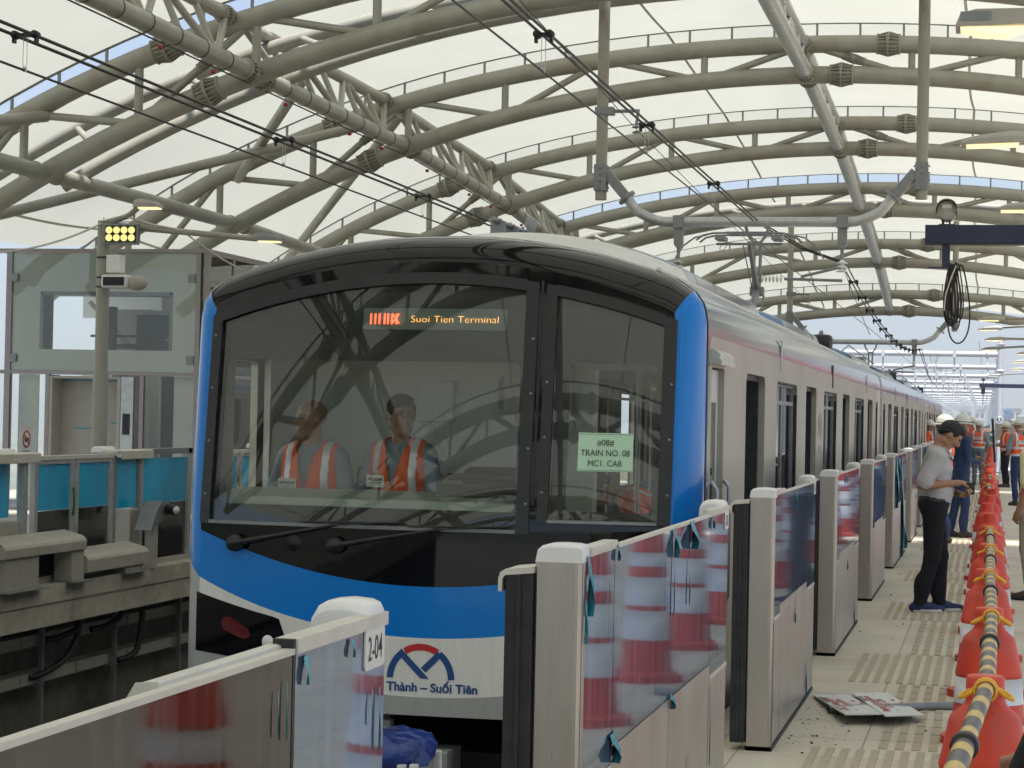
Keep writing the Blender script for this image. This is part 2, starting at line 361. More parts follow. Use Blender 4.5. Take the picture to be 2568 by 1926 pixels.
m=MB(); m.box(-18.5,-8.38,-14,73,-.16,0); m.box(-18.5,-8.40,-14,73,-.375,-.162); struct(m.build('far_platform_edge','conc'))
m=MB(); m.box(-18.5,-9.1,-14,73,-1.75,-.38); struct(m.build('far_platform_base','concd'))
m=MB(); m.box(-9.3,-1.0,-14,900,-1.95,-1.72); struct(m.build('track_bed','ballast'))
m=MB()
for xc in (-3.0,-6.85):
    for s in (-.75,.75):
        m.box(xc+s-.035,xc+s+.035,-14,600,-1.56,-1.50); m.box(xc+s-.01,xc+s+.01,-14,600,-1.70,-1.56); m.box(xc+s-.07,xc+s+.07,-14,600,-1.72,-1.70)
struct(m.build('rails','galvdark'))
m=MB(); m.box(-10.6,-9.9,73.2,900,-3.2,-.7); m.box(-.1,.5,73.2,900,-3.2,-.7); m.box(-9.9,-.1,73.2,900,-3.2,-1.96); struct(m.build('viaduct','conc'))
m=MB(); m.box(-700,700,-200,1500,-12.5,-12); struct(m.build('ground','ground'))
# tactile bars
m=MB()
def bars(x0,x1,y0,y1,p,w=.032,dash=None):
    x=x0
    while x<x1:
        if dash:
            y=y0
            while y<y1-.02:
                m.box(x,x+w,y,min(y+dash-.03,y1),.0,.005); y+=dash
        else: m.box(x,x+w,y0,y1,.0,.005)
        x+=p
Y=-8.0
cents=[-4.6,-.06,4.54,9.64,14.5,19.0,23.4,28.9,33.5,38.1,42.7,48.5,53.1,57.7,62.3]
for i,c in enumerate(cents):
    bars(-.845,-.24,c-.85,c+.85 if c!=9.64 else 10.82,.0745,.04)
    if i+1<len(cents): bars(-.52,-.235,c+.90 if c!=9.64 else 10.88,cents[i+1]-.9,.083,.045,.29)
struct(m.build('tactile_paving','tact'))
# ================================================================ station canopy
CX0=-2.9
_dl=np.array([0,3.5,5.3,6.97,7.75,8.9,10.3,11.0]); _zl=np.array([7.50,7.24,6.89,6.37,6.12,5.68,4.99,4.55])
_du=np.array([0,1.8,3.6,5.3,7.4,9.1,10.4,11.96]); _zu=np.array([8.02,7.97,7.83,7.56,7.04,6.50,5.98,5.06])
_pl=np.polyfit(_dl**2,_zl,2); _pu=np.polyfit(_du**2,_zu,2)
zl=lambda x:float(np.polyval(_pl,(x-CX0)**2)); zu=lambda x:float(np.polyval(_pu,(x-CX0)**2))
AY=[-28,-20,-12,-4,4,12,20,27.9,35.8,43.8,51.4,59.8,67.6]
DZ={43.8:-.22,51.4:-.72,59.8:-1.36,67.6:-2.30}
def dzat(y): return interp(y,[35.8,43.8,51.4,59.8,67.6,71.5],[0,-.22,-.72,-1.36,-2.30,-2.8])
canopy=thing('station_canopy','cream membrane roof on olive grey tubular steel arches spanning both platforms','roof')
RC=.148
def collar_mb(r):
    c=MB(); R=r*1.42
    c.lathe([(r*1.02,-.20),(r*1.22,-.19),(r*1.22,-.175),(r*1.02,-.17)],n=20); c.lathe([(r*1.02,.17),(r*1.22,.175),(r*1.22,.19),(r*1.02,.20)],n=20)
    c.lathe([(r,-.012),(R,-.012),(R,.012),(r,.012)],n=24,smooth=False)
    c.lathe([(r,-.035),(R*.99,-.035),(R*.99,-.022),(r,-.022)],n=24,smooth=False)
    for k in range(18):
        a=2*PI*k/18; u=Vector((math.cos(a),math.sin(a),0)); t=Vector((-math.sin(a),math.cos(a),0))*.006
        for sg in (-1,1):
            q=[u*r*1.0+Vector((0,0,.012*sg)),u*R+Vector((0,0,.012*sg)),u*r*1.12+Vector((0,0,.17*sg)),u*r+Vector((0,0,.17*sg))]
            c.add([p+t for p in q]+[p-t for p in q],[(0,1,2,3),(7,6,5,4),(0,4,5,1),(1,5,6,2),(2,6,7,3)])
    return c
_col={}
def place_collar(parent,p,d,r,name='flange_collar'):
    k=round(r,3)
    if k not in _col: o=collar_mb(r).build(name,'steel',parent,local=True); _col[k]=o
    else: o=_col[k].copy(); o.name=name; COL.objects.link(o); o.parent=parent
    o.location=p; o.rotation_mode='QUATERNION'; o.rotation_quaternion=Vector(d).to_track_quat('Z','Y'); return o
LT=[-10.07,-3.1,3.9]
def arch(y,dz,second=False,rail=True,yy=None):
    m=MB(); xs=np.linspace(CX0-13.9,CX0+13.9,57)
    m.path([(x,y,zu(x)+dz) for x in xs],RC,14); m.path([(x,y,zl(x)+dz) for x in xs[3:-3]],RC,14)
    nodes=[CX0-.2+1.74*k for k in range(-7,8)]
    for k,x in zip(range(-7,8),nodes):
        m.tube((x,y,zl(x)+dz),(x,y,zu(x)+dz),.062,n=10)
        if k+1<=7:
            x2=x+1.74
            if k%2==0: m.tube((x,y,zu(x)+dz),(x2,y,zl(x2)+dz),.058,n=10)
            else: m.tube((x,y,zl(x)+dz),(x2,y,zu(x2)+dz),.058,n=10)
    a=m.build('arch_truss','steel',canopy)
    r=MB(); xr=np.linspace(CX0-13.4,CX0+13.4,45)
    # keder rail above the upper chord, on short posts
    for i in range(len(xr)-1):
        p,q=(xr[i],y,zu(xr[i])+dz+.36),(xr[i+1],y,zu(xr[i+1])+dz+.36)
        r.beam(p,q,.09,.03)
    for x in np.arange(CX0-13,CX0+13,.72): r.box(x-.018,x+.018,y-.02,y+.02,zu(x)+dz+.1,zu(x)+dz+.35)
    r.build('membrane_rail','galvdark',a)
    for x,f in ((-2.64+.12,zl),(-10.75,zl),(-1.75,zu),(-11.4,zu)):
        t=Vector((1,0,(f(x+.05)-f(x-.05))/.1)).normalized(); place_collar(a,(x,y,f(x)+dz),t,RC)
    x=-10.9; k0=nodes[2]; 
    p=Vector((nodes[2],y,zl(nodes[2])+dz)); q=Vector((nodes[3],y,zu(nodes[3])+dz)); place_collar(a,p.lerp(q,.6),q-p,.065)
    p=Vector((nodes[7]+0,y,zu(nodes[7])+dz)); q=Vector((nodes[8],y,zl(nodes[8])+dz)); place_collar(a,p.lerp(q,.45),q-p,.06)
    return a
for y in AY: arch(y,dzat(y))
# expansion joints: an extra ring of chords beside two of the arches
for y in (29.25,52.7):
    m=MB(); dz=dzat(y); xs=np.linspace(CX0-13,CX0+13,45)
    m.path([(x,y,zu(x)+dz-.12) for x in xs],.10,12)
    for k in range(-6,7):
        x=CX0+1.74*k; m.tube((x,y,zu(x)+dz-.12),(x+.87,y-1.3,zl(x+.87)+dz),.05,n=8)
    m.path([(x,y,zl(x)+dz+.15) for x in xs[4:-4]],.10,12)
    a=m.build('joint_arch','steel',canopy); r=MB()
    for i in range(len(xs)-1): r.beam((xs[i],y,zu(xs[i])+dz+.36),(xs[i+1],y,zu(xs[i+1])+dz+.36),.08,.03)
    r.build('membrane_rail','galvdark',a)
for X in LT:
    for y0,y1 in zip(AY[:-1],AY[1:]):
        d0,d1=dzat(y0),dzat(y1); m=MB(); mat_='galv' if (X==-3.1 and y0>27) else 'steel'
        L0=Vector((X,y0+.30,zl(X)+d0)); L1=Vector((X,y1-.30,zl(X)+d1)); U0=Vector((X-.35 if X<-5 else X-.05,y0+.30,zu(X)+d0-.02)); U1=Vector((U0.x,y1-.30,zu(X)+d1-.02))
        m.tube(L0+Vector((0,-.3,0)),L1+Vector((0,.3,0)),.125,n=14); m.tube(U0+Vector((0,-.3,0)),U1+Vector((0,.3,0)),.10,n=12)
        n=6
        for k in range(n):
            a,b=k/n,(k+1)/n
            if k%2==0: m.tube(U0.lerp(U1,a),L0.lerp(L1,b),.052,n=8)
            else: m.tube(L0.lerp(L1,a),U0.lerp(U1,b),.052,n=8)
            if k: m.tube(L0.lerp(L1,a),U0.lerp(U1,a),.048,n=8)
        t=m.build('longitudinal_truss',mat_,canopy)
        for p in (L0,L1): place_collar(t,p,(0,1,0),.125)
        for p in (U0,U1): place_collar(t,p,(0,1,0),.10)
        if X!=-10.07: continue
        # sprinkler pipe strapped under the lower chord
        s=MB(); s.tube(L0+Vector((.05,0,-.19)),L1+Vector((.05,0,-.19)),.011,n=6)
        for k in range(1,8):
            p=L0.lerp(L1,k/8); s.lathe([(.128,-.008),(.134,-.008),(.134,.008),(.128,.008)],c=p,axis=L1-L0,n=18)
        s.build('sprinkler_pipe','cable',t)
        d=MB()
        for k in (.12,.55,.8):
            p=L0.lerp(L1,k)+Vector((.05,0,-.23)); d.lathe([(.0,-.055),(.03,-.045),(.036,-.02),(.03,.0)],c=p,n=10)
        d.split('sprinkler_head','spr',t)
# edge struts and bracing on the left slope
for y0,y1 in zip(AY[5:-1],AY[6:]):
    for X in (-13.2,):
        d0,d1=dzat(y0),dzat(y1); a=Vector((X,y0,zl(X)+d0)); b=Vector((X,y1,zl(X)+d1)); m=MB(); m.tube(a,b,.115,n=14)
        for t in (.045,.955): m.lathe([(.11,-.03),(.135,-.03),(.135,.03),(.11,.03)],c=a.lerp(b,t),axis=b-a,n=16)
        m.build('edge_strut','steel',canopy)
for (x0,y0,x1,y1) in ((-16.4,27.9,-10.6,35.8),(-10.2,35.8,-15.6,43.8),(-16,20,-13.2,27.9),(-13.2,35.8,-9.4,29.25)):
    m=MB(); m.tube((x0,y0,zu(x0)-.2),(x1,y1,zu(x1)+dzat(y1)-.2),.085,n=12); m.build('roof_brace','steel',canopy)
# legs of the arches
m=MB()
for y in AY:
    for s in (-1,1):
        x=CX0+s*13.9; m.tube((x,y,zu(x)),(x+s*.9,y,0),.15,n=12); x2=CX0+s*12.4; m.tube((x2,y,zl(x2)),(x+s*.9,y,0),.15,n=12)
# membrane bays
bays=[(a,b) for a,b in zip(AY[:-1],AY[1:])]+[(67.6,71.6)]
xs=list(np.linspace(CX0-13.2,CX0+7.9,37))
for a,b in bays:
    a2={27.9:29.25,51.4:52.70}.get(a,a); b2=b
    def fn(u,t,a2=a2,b2=b2,off=0):
        y=a2+(b2-a2)*t; return (u,y,zu(u)+dzat(y)+.355-.22*math.sin(PI*t)-off)
    m=MB(); m.grid(fn,xs,[i/14 for i in range(15)])
    o=m.build('membrane_panel','membrane',canopy)
    s=MB()
    for X in (-15.7,-10.6,-5.5,-.4,4.7):
        s.grid(lambda u,t:(lambda p:(p[0],p[1],p[2]-.012))(fn(u+.14*math.sin(PI*t)*(1 if X<-3 else -.4),t)),[X-.025,X+.025],[i/14 for i in range(15)])
    s.split('membrane_seam','seam',o)
m=MB()
for X,Yp in ((-9.1,25.2),(-6.6,32.0),(-4.4,39.5)):
    z=zu(X)+.355-.22*math.sin(PI*.6); m.lathe([(0,0),(.14,0),(.14,-.012),(0,-.012)],c=(X,Yp,z-.03),n=20)
m.split('roof_vent','white',canopy)
# ================================================================ hanging portal frames over the near track
def portal(y,zb,label):
    t=thing('hanging_portal',label,'portal frame',(-3.07,y,zb-.1),'hanging portal frames for the overhead line')
    for s,x in ((-1,-5.21),(1,-.92)):
        m=MB(); m.tube((x,y,zb+.30),(x,y,zu(x)+dzat(y)+.1),.078,n=18); m.build('hanger_post','polem',t)
        c=MB()
        c.box(x-.085,x+.085,y-.10,y+.10,zb+.42,zb+.78)
        for k in range(4): c.box(x-.10*0-.015,x+.015,y-.125,y+.125,zb+.45+.09*k,zb+.47+.09*k)
        for k in range(4): c.box(x-.11,x+.11,y-.03,y+.03,zb+.46+.09*k,zb+.475+.09*k)
        a=Vector((x-s*.08,y,zb+.66)); b=Vector((x-s*.36,y,zb+.33)); c.beam(a,b,.13,.17,up=(0,1,0)); c.lathe([(0,-.02),(.13,-.02),(.13,.02),(0,.02)],c=b,axis=b-a,n=16)
        c.build('clamp_bracket','galvdark',t,bevel=.004)
    pts=[]
    A=Vector((-5.21+.34,y,zb+.36)); B=Vector((-4.62,y,zb+.05))
    pts=[A,Vector((-4.75,y,zb+.20))]
    for k in range(6):
        f=k/5; pts.append(Vector((-4.70+.42*f,y,zb+.14-.14*math.sin(f*PI/2))))
    r=[Vector((-6.14-p.x,y,p.z)) for p in pts][::-1]
    m=MB(); m.path(pts+r,.068,14); m.build('cross_pipe','galv',t)
    for x in (-4.13,-1.94):
        h=MB(); h.box(x-.075,x+.075,y-.085,y+.085,zb-.085,zb+.085); h.box(x-.062,x+.062,y-.05,y+.05,zb-.30,zb-.08)
        h.prism([(x-.062,zb-.30),(x+.062,zb-.30),(x+.03,zb-.35),(x-.03,zb-.35)],y-.05,y+.05,lambda u,v,w:(u,w,v)); h.tube((x,y,zb-.34),(x,y,zb-.50),.025,n=10)
        h.build('drop_bracket','galvdark',t,bevel=.004)
        i=MB()
        for k in range(3): i.lathe([(.02,-.05),(.07,-.055),(.075,-.045),(.03,-.02),(.02,0)],c=(x,y,zb-.50-.055*k),n=16)
        i.build('insulator','galv' if x<-3 else 'dome',t)
    v=MB()
    v.path([(-3.23,y,zb-.05),(-3.19,y,zb-.18),(-3.12,y,zb-.27),(-3.11,y,zb-.9)],.022,8); v.path([(-2.91,y,zb-.05),(-2.95,y,zb-.18),(-3.02,y,zb-.27),(-3.03,y,zb-.9)],.022,8)
    v.box(-3.13,-3.01,y-.02,y+.02,zb-.30,zb-.26); v.build('cantilever_mast','galvdark',t)
    a=MB(); z=zb-.76
    a.tube((-2.70,y,z),(-1.93,y,z-.02),.02,n=8); a.tube((-1.95,y,zb-.60),(-2.48,y,z+.03),.02,n=8); a.build('registration_arm','galvdark',t)
    a=MB()
    for k in range(6): a.lathe([(.022,-.02),(.055,-.008),(.055,.0),(.022,.012)],c=(-2.99+.05*k,y,z),axis=(1,0,0),n=14)
    a.build('insulator','dome',t)
    a=MB(); a.box(-5.30,-5.05,y-.09,y+.09,5.77,5.87) if zb>4 else a.box(-5.3,-5.05,y-.09,y+.09,zb+1.2,zb+1.3)
    zz=5.82 if zb>4 else zb+1.25
    a.tube((-5.1,y,zz),(-4.70,y,zz),.025,n=8); a.tube((-4.72,y,zz),(-4.74,y,zz-.22),.022,n=8)
    for k in range(2): a.lathe([(.0,-.03),(.06,-.03),(.06,-.02),(.02,0)],c=(-4.74,y,zz-.20-.07*k),n=14)
    a.build('side_bracket','galvdark',t)
    return t
portal(28.3,4.31,'nearest pipe portal hung from the roof above the front car of the train')
portal(56.3,3.78,'pipe portal hung from the roof further along, beyond the pantograph')
# ================================================================ overhead wires
def sag(a,b,s,n=14): 
    a=Vector(a);b=Vector(b); return [a.lerp(b,i/n)-Vector((0,0,4*s*(i/n)*(1-i/n))) for i in range(n+1)]
ow=thing('overhead_line','twin dark messenger wires with clamps above the near track','overhead wire',(-3.1,28.3,4.3))
m=MB()
for dx in (-.028,.028):
    m.path([(-3.1+dx,0,4.36),(-3.1+dx,28.3,4.33)],.011,7); m.path([(-3.1+dx,28.3,4.33),(-2.5+dx,28.9,4.0),(-1.94+dx,28.6,3.79)],.011,6)
    m.path(sag((-1.94+dx,28.6,3.79),(-1.78+dx,56.3,3.62),.42),.011,6); m.path(sag((-1.78+dx,56.3,3.62),(-2.9,118,3.9),.3),.012,5)
m.build('messenger_wire','wire',ow)
m=MB(); m.path([(-3.1,0,4.07),(-3.1,28.3,4.07),(-3.0,56,4.05),(-3.1,118,4.05)],.0075,6); m.build('contact_wire','wire',ow)
m=MB(); m.path([(-4.72,28.3,5.55),(-4.3,0,6.3)],.006,5); m.path([(-4.72,28.3,5.55),(-4.6,56.3,4.7)],.006,5); m.path(sag((-1.94,28.6,3.72),(-2.2,40,3.3),.02),.006,5); m.build('earth_wire','wire',ow)
def spacer(parent,x,y,z,drop=.26):
    hw=.045 if x>-5 else .078
    m=MB(); m.box(x-hw-.01,x+hw+.01,y-.035,y+.035,z-.014,z+.008)
    for s in (-1,1): m.lathe([(.0,-.03),(.03,-.03),(.03,.03),(.0,.03)],c=(x+s*hw,y,z),axis=(0,1,0),n=10); m.box(x+s*(hw+.01)-.01,x+s*(hw+.01)+.01,y-.02,y+.02,z-.06,z)
    m.build('wire_clamp','black',parent)
    if drop:
        d=MB(); d.path([(x-.014,y,z-.01),(x-.016,y,z-drop+.05),(x-.004,y,z-drop+.02)],.0025,4); d.path([(x+.014,y,z-.01),(x+.016,y,z-drop+.05),(x+.004,y,z-drop+.02)],.0025,4); d.box(x-.012,x+.012,y-.012,y+.012,z-drop-.01,z-drop+.025); d.build('dropper','galv',parent)
for y in (14.5,19.1,23.9): spacer(ow,-3.1,y,4.335)
for k in range(13): spacer(ow,-1.94+.16*(k+1)/14,28.6+27.7*(k+1)/14,3.79-.17*(k+1)/14-4*.42*((k+1)/14)*(1-(k+1)/14),0)
ow2=thing('overhead_line','twin dark messenger wires with clamps above the empty far track','overhead wire',(-6.9,20,4.3))
m=MB()
for dx in (-.075,.075): m.path([(-6.9+dx,4,4.345),(-6.9+dx,60,4.345),(-6.9+dx,118,4.4)],.0135,7)
m.build('messenger_wire','wire',ow2); m=MB(); m.path([(-6.9,4,4.09),(-6.9,118,4.09)],.0095,6); m.build('contact_wire','wire',ow2)
for y in (14.2,20.0,25.3,31.2,37): spacer(ow2,-6.9,y,4.35)
# ================================================================ metro train
XC=-3.005; HW=1.475; SX=XC+HW
train=thing('metro_train','silver metro train with a blue and black glossy cab front, stopped at the platform','train',(XC,11.2,-1.55))
def Yf(x,z): return 11.28+0.13*max(0,z-1.05)-0.10*(1-(x/1.32)**2)
def FP(x,z,off=0): return (XC+x,Yf(x,z)-off,z)
z1=lambda x:.10+.13*x*x
z2=lambda x:.423+.137*x*x+.012*x**4
z3=lambda x:.703+.15*x*x
hm=lambda x:2.375-.135*x*x
INN=[(1.33,0.0),(1.33,.40),(1.33,.70),(1.33,1.0),(1.33,1.5),(1.33,1.9),(1.33,2.06),(1.33,2.14),(1.328,2.19),(1.322,2.225),(1.26,2.262),(1.13,2.31),(1.0,2.355),(.875,2.393),(.75,2.425),(.62,2.45),(.5,2.468),(.37,2.482),(.25,2.49),(.12,2.495),(0,2.497)]
OUT=[(1.475,-.2),(1.475,.45),(1.475,.86),(1.475,1.15),(1.475,1.6),(1.475,1.95),(1.475,2.10),(1.472,2.20),(1.452,2.29),(1.405,2.36),(1.30,2.43),(1.17,2.478),(1.04,2.517),(.91,2.553),(.78,2.583),(.65,2.608),(.52,2.629),(.39,2.645),(.26,2.655),(.13,2.66),(0,2.662)]
_ix=[p[0] for p in INN[9:]][::-1]; _iz=[p[1] for p in INN[9:]][::-1]
ztop=lambda x:interp(abs(x),_ix,_iz)
def strips(mb,xs,lo,hi,n,off=0):
    for a,b in zip(xs[:-1],xs[1:]):
        mb.grid(lambda u,t:FP(u,(lo(u)+(hi(u)-lo(u))*t),off),[a,b],[i/n for i in range(n+1)])
def mergeable(mb): return mb
WL=(-1.275,.512); WR=(.683,1.272); SILL=1.022; SILLR=1.085
allx=sorted(set([round(v,4) for v in list(np.linspace(-1.33,1.33,49))]+[WL[0],WL[1],WR[0],WR[1]]))
def seg(a,b): return [x for x in allx if a-1e-6<=x<=b+1e-6]
def gridwhole(mb,xs,lo,hi,n,off=0):
    mb.grid(lambda u,t:FP(u,lo(u)+(hi(u)-lo(u))*t,off),xs,[i/n for i in range(n+1)])
m=MB(); gridwhole(m,allx,lambda x:-.0,z1,4); 
# mask edge ring
def ring(mb,i0,i1,sgn):
    ths=[R_(a) for a in (0,10,20,30,40,50,60,70,80,90)]
    pts=[]
    for i in range(i0,i1+1):
        a,b=INN[i],OUT[i]; y0=Yf(a[0],a[1])
        pts.append([(XC+sgn*(a[0]+(b[0]-a[0])*math.sin(t)),y0+(11.66-y0)*(1-math.cos(t)),a[1]+(b[1]-a[1])*math.sin(t)) for t in ths])
    n=len(ths); vs=[p for r in pts for p in r]; fs=[]
    for i in range(len(pts)-1):
        for j in range(n-1):
            q=(i*n+j,i*n+j+1,(i+1)*n+j+1,(i+1)*n+j); fs.append(q if sgn<0 else q[::-1])
    mb.add(vs,fs,True)
for s in (-1,1): ring(m,0,2,s)
m.build('grey_skirt','skirt',train)
m=MB(); gridwhole(m,allx,z1,z2,5); m.build('white_band','white',train)
m=MB(); gridwhole(m,allx,z2,z3,5)
for s in (-1,1): ring(m,2,9,s)
m.build('blue_surround','blue',train)
m=MB(); gridwhole(m,allx,z3,lambda x:SILL,7)
gridwhole(m,seg(-1.33,WL[0]),lambda x:SILL,lambda x:ztop(x),20)
gridwhole(m,seg(*WL),hm,ztop,4)
gridwhole(m,seg(WL[1],WR[0]),lambda x:SILL,ztop,22)
gridwhole(m,seg(*WR),hm,ztop,4); gridwhole(m,seg(*WR),lambda x:SILL,lambda x:SILLR,2)
gridwhole(m,seg(WR[1],1.33),lambda x:SILL,ztop,20)
for s in (-1,1): ring(m,9,20,s)
mask=m.build('black_mask','mask',train)
# window frames
def fr(xs,lo,hi,n=1,o=.014):
    f=MB(); N=24 if n>4 else 2
    f.grid(lambda u,t:FP(u,lo(u)+(hi(u)-lo(u))*t,o),xs,[i/n for i in range(n+1)])
    for x in (xs[0],xs[-1]): f.grid(lambda u,t:FP(x,lo(x)+(hi(x)-lo(x))*t,u),[-.03,o],[i/n for i in range(n+1)],flip=(x==xs[0]))
    for fn_ in (lo,hi): f.grid(lambda u,t:FP(u,fn_(u),t),xs,[-.03,o],smooth=False,flip=(fn_ is hi))
    return f
def frames(x0,x1,sill,name):
    p=MB()
    for g in (fr([x0-.058,x0-.03,x0],lambda x:sill-.012,lambda x:hm(x)+.055,14),fr([x1,x1+.03,x1+.07],lambda x:sill-.012,lambda x:hm(x)+.055,14),fr(seg(x0,x1),lambda x:hm(x),lambda x:hm(x)+.062,2)):
        p.add(g.v,g.f,False)
    b=MB()
    for zz in np.arange(sill+.15,2.1,.3):
        for x in (x0-.035,x1+.05):
            b.lathe([(0,.003),(.006,.003),(.008,0)],c=FP(x,zz,.014),axis=(0,-1,0),n=8)
    o=p.build(name,'frame',train); b.split('frame_screw','galvdark',o); return o
fL=frames(WL[0],WL[1],SILL,'windshield_frame'); fR=frames(WR[0],WR[1],SILLR,'door_window_frame')
m=MB(); s=fr(seg(*WL),lambda x:SILL-.012,lambda x:SILL+.006,1,.02); m.add(s.v,s.f); m.build('sill_trim','galvdark',fL)
m=MB(); s=fr(seg(*WR),lambda x:SILLR-.012,lambda x:SILLR+.004,1,.02); m.add(s.v,s.f); m.build('sill_trim','galvdark',fR)
# emergency door outline groove
m=MB()
for x in (.592,1.312): m.grid(lambda u,t:FP(u,t,.003),[x,x+.014],[.72+.15*x*x,1.2,1.6,2.0,ztop(x)-.06],flip=False)
m.build('door_gap','rubber',train)
# panes: glass, black border sheet with a clear hole, display
def pane(x0,x1,sill,cx0,cx1,cz0,cz1,name):
    g=MB(); gridwhole(g,seg(x0,x1),lambda x:sill,hm,10,-.012); go=g.build(name,'wglass',train)
    f=MB(); hole=rrect(cx0,cx1,cz0,cz1,.035,5)
    xs=np.linspace(x0,x1,15); outer=[(x,hm(x)) for x in xs[::-1]]+[(x,sill) for x in xs]
    top=[(x,z) for x,z in outer]
    holed(f,top,[hole[::-1]],lambda u,v:(XC+u,Yf(0,v)+.04+.10*(u/1.32)**2,v)); f.build('printed_border','cabdark',go); return go
W1=pane(WL[0],WL[1],SILL,-1.242,.490,1.122,1.940,'windshield'); W2=pane(WR[0],WR[1],SILLR,.768,1.232,1.134,1.945,'door_window')
BY=lambda u,v,o=0:(XC+u,Yf(0,v)+.04+.10*(u/1.32)**2-o,v)
m=MB(); m.prism(rrect(-.425,.40,2.116,2.236,.012),.004,.010,lambda u,v,w:BY(u,v,w)); dsp=m.build('destination_display','ledscreen',train)
t=text_mb('Suoi Tien Terminal',.054,lambda u,v:BY(u+.105,v+2.158,.0125),-.0012,'CENTER',1.22); t.build('display_text','ledtext',dsp)
m=MB()
for k,x in enumerate((-.385,-.36,-.335,-.305,-.285,-.262,-.235)): 
    z0,z1_=2.145,2.205; m.add([BY(x,z0,.0125),BY(x+.011,z0,.0125),BY(x+.011,z1_,.0125),BY(x,z1_,.0125)],[(0,1,2,3)])
for a,b in (((-.255,2.15),(-.215,2.205)),((-.215,2.15),(-.255,2.205))): m.add([BY(a[0]-.005,a[1],.013),BY(a[0]+.006,a[1],.013),BY(b[0]+.006,b[1],.013),BY(b[0]-.005,b[1],.013)],[(0,1,2,3)])
m.build('display_bars','ledred',dsp)
# green paper behind the door window
m=MB(); m.add([FP(.832,1.356,-.004),FP(1.130,1.356,-.004),FP(1.127,1.565,-.004),FP(.832,1.565,-.004)],[(0,1,2,3)]); pp=m.build('paper_notice','paper',train)
for i,tx in enumerate(('#08#','TRAIN NO. 08','MC1. CAR')):
    text_mb(tx,.048,lambda u,v:FP(.980+u,1.497-.056*i+v,.001),.0,'CENTER',.88).build('notice_text','ink',pp)
m=MB()
for (a,b,c,d) in ((.838,1.124,1.362,1.364),(.838,1.124,1.557,1.559)): m.add([FP(a,c,.001),FP(b,c,.001),FP(b,d,.001),FP(a,d,.001)],[(0,1,2,3)])
m.build('notice_border','ink',pp)
# emblem
K=.191/385.
def EM(px,py,o=.003): return FP((px-908)*K,.202+(670-py)*K,o)
def ringseg(a0,a1,Ro=385,Ri=312,n=14):
    m=MB(); P=[];
    for i in range(n+1):
        a=R_(a0+(a1-a0)*i/n)
        for r in (Ri,Ro): P.append(EM(908+r*math.cos(a),670-r*math.sin(a)))
    m.add(P,[(2*i,2*i+1,2*i+3,2*i+2) for i in range(n)]); return m
em=ringseg(57,122); emb=em.build('emblem_arc','logor',train)
m=ringseg(180,126); r=ringseg(53,0); m.add(r.v,r.f)
for poly in ([(682,345),(1008,668),(908,668),(650,412)],[(1100,362),(1150,412),(968,600),(912,550)]): m.add([EM(x,y,.0035) for x,y in poly],[(0,1,2,3)])
m.build('emblem_blue','logob',emb)
text_mb('Bến Thành – Suối Tiên',.067,lambda u,v:FP(u,.132+v,.003),.0022,'CENTER',1.03).build('emblem_text','logob',emb)
# light housings (mirrored pair)
for s in (-1,1):
    top=lambda x:.435+.112*x*x-.0 if abs(x)<1.4 else 0
    xs=np.linspace(.79,1.345,14)
    lo=lambda x:max(.245,.21+.105*(x-.6)); hi=lambda x:min(.417+.112*x*x, .30+ (x-.76)*2.6)
    m=MB()
    P=[];
    m.grid(lambda u,t:FP(s*u,lo(u)+(hi(u)-lo(u))*t,.004),list(xs),[0,.25,.5,.75,1],flip=(s<0)); m.grid(lambda u,t:FP(s*u,hi(u),t),list(xs),[0,.004],flip=(s<0))
    L=m.build('light_housing','mask',train)
    m=MB(); pts=[(1.185,.457),(1.165,.485),(1.13,.488),(1.02,.428),(1.0,.39),(1.03,.368),(1.06,.372),(1.17,.415)]
    m.prism([(s*x,z) for x,z in (pts if s>0 else pts[::-1])],.006,.012,lambda u,v,w:FP(u,v,w)); m.build('red_lamp','redlens',L)
    m=MB(); m.sphere(FP(s*.89,.36,-.02),.055,14,8,(1,.6,1)); m.build('headlight','dome',L)
# wipers
for bx,bz,hx0,hx1,hz in ((-1.10,.905,-.68,-.12,1.05),(-.50,.912,-.08,.48,1.045)):
    m=MB(); c=FP(bx,bz,.02); m.lathe([(0,.05),(.045,.045),(.05,.0)],c=c,axis=(0,-1,0),n=16)
    mid=((hx0+hx1)/2,hz); e=FP(mid[0]-.08,mid[1]-.02,.07); m.path([FP(bx,bz,.06),FP(bx+.15,bz+.03,.065),e],[.019,.014,.008],8); m.path([FP(hx0,hz-.012,.05),FP(hx1,hz,.05)],.006,6)
    m.path([FP(mid[0]-.15,hz-.01,.06),e,FP(mid[0]+.15,hz-.004,.06)],.005,6); m.build('wiper','black',train)
m=MB(); m.lathe([(0,.03),(.02,.03),(.022,.012),(.042,.008),(.045,0)],c=FP(-.751,.915,.001),axis=(0,-1,0),n=16); m.build('washer_cap','black',train)
# black seam behind the mask and the roof fairing
def outline(full=True,off=0.0):
    r=[(x,z) for x,z in OUT]; l=[(-x,z) for x,z in OUT[:-1]]
    return [(x,z) for x,z in r]+[(x,z) for x,z in l[::-1]]
ol=outline()
m=MB(); m.grid(lambda i,t:(XC+ol[int(i)][0]*1.002,t,ol[int(i)][1]+.003),list(range(len(ol))),[11.655,11.70]); m.build('seam_strip','rubber',train)
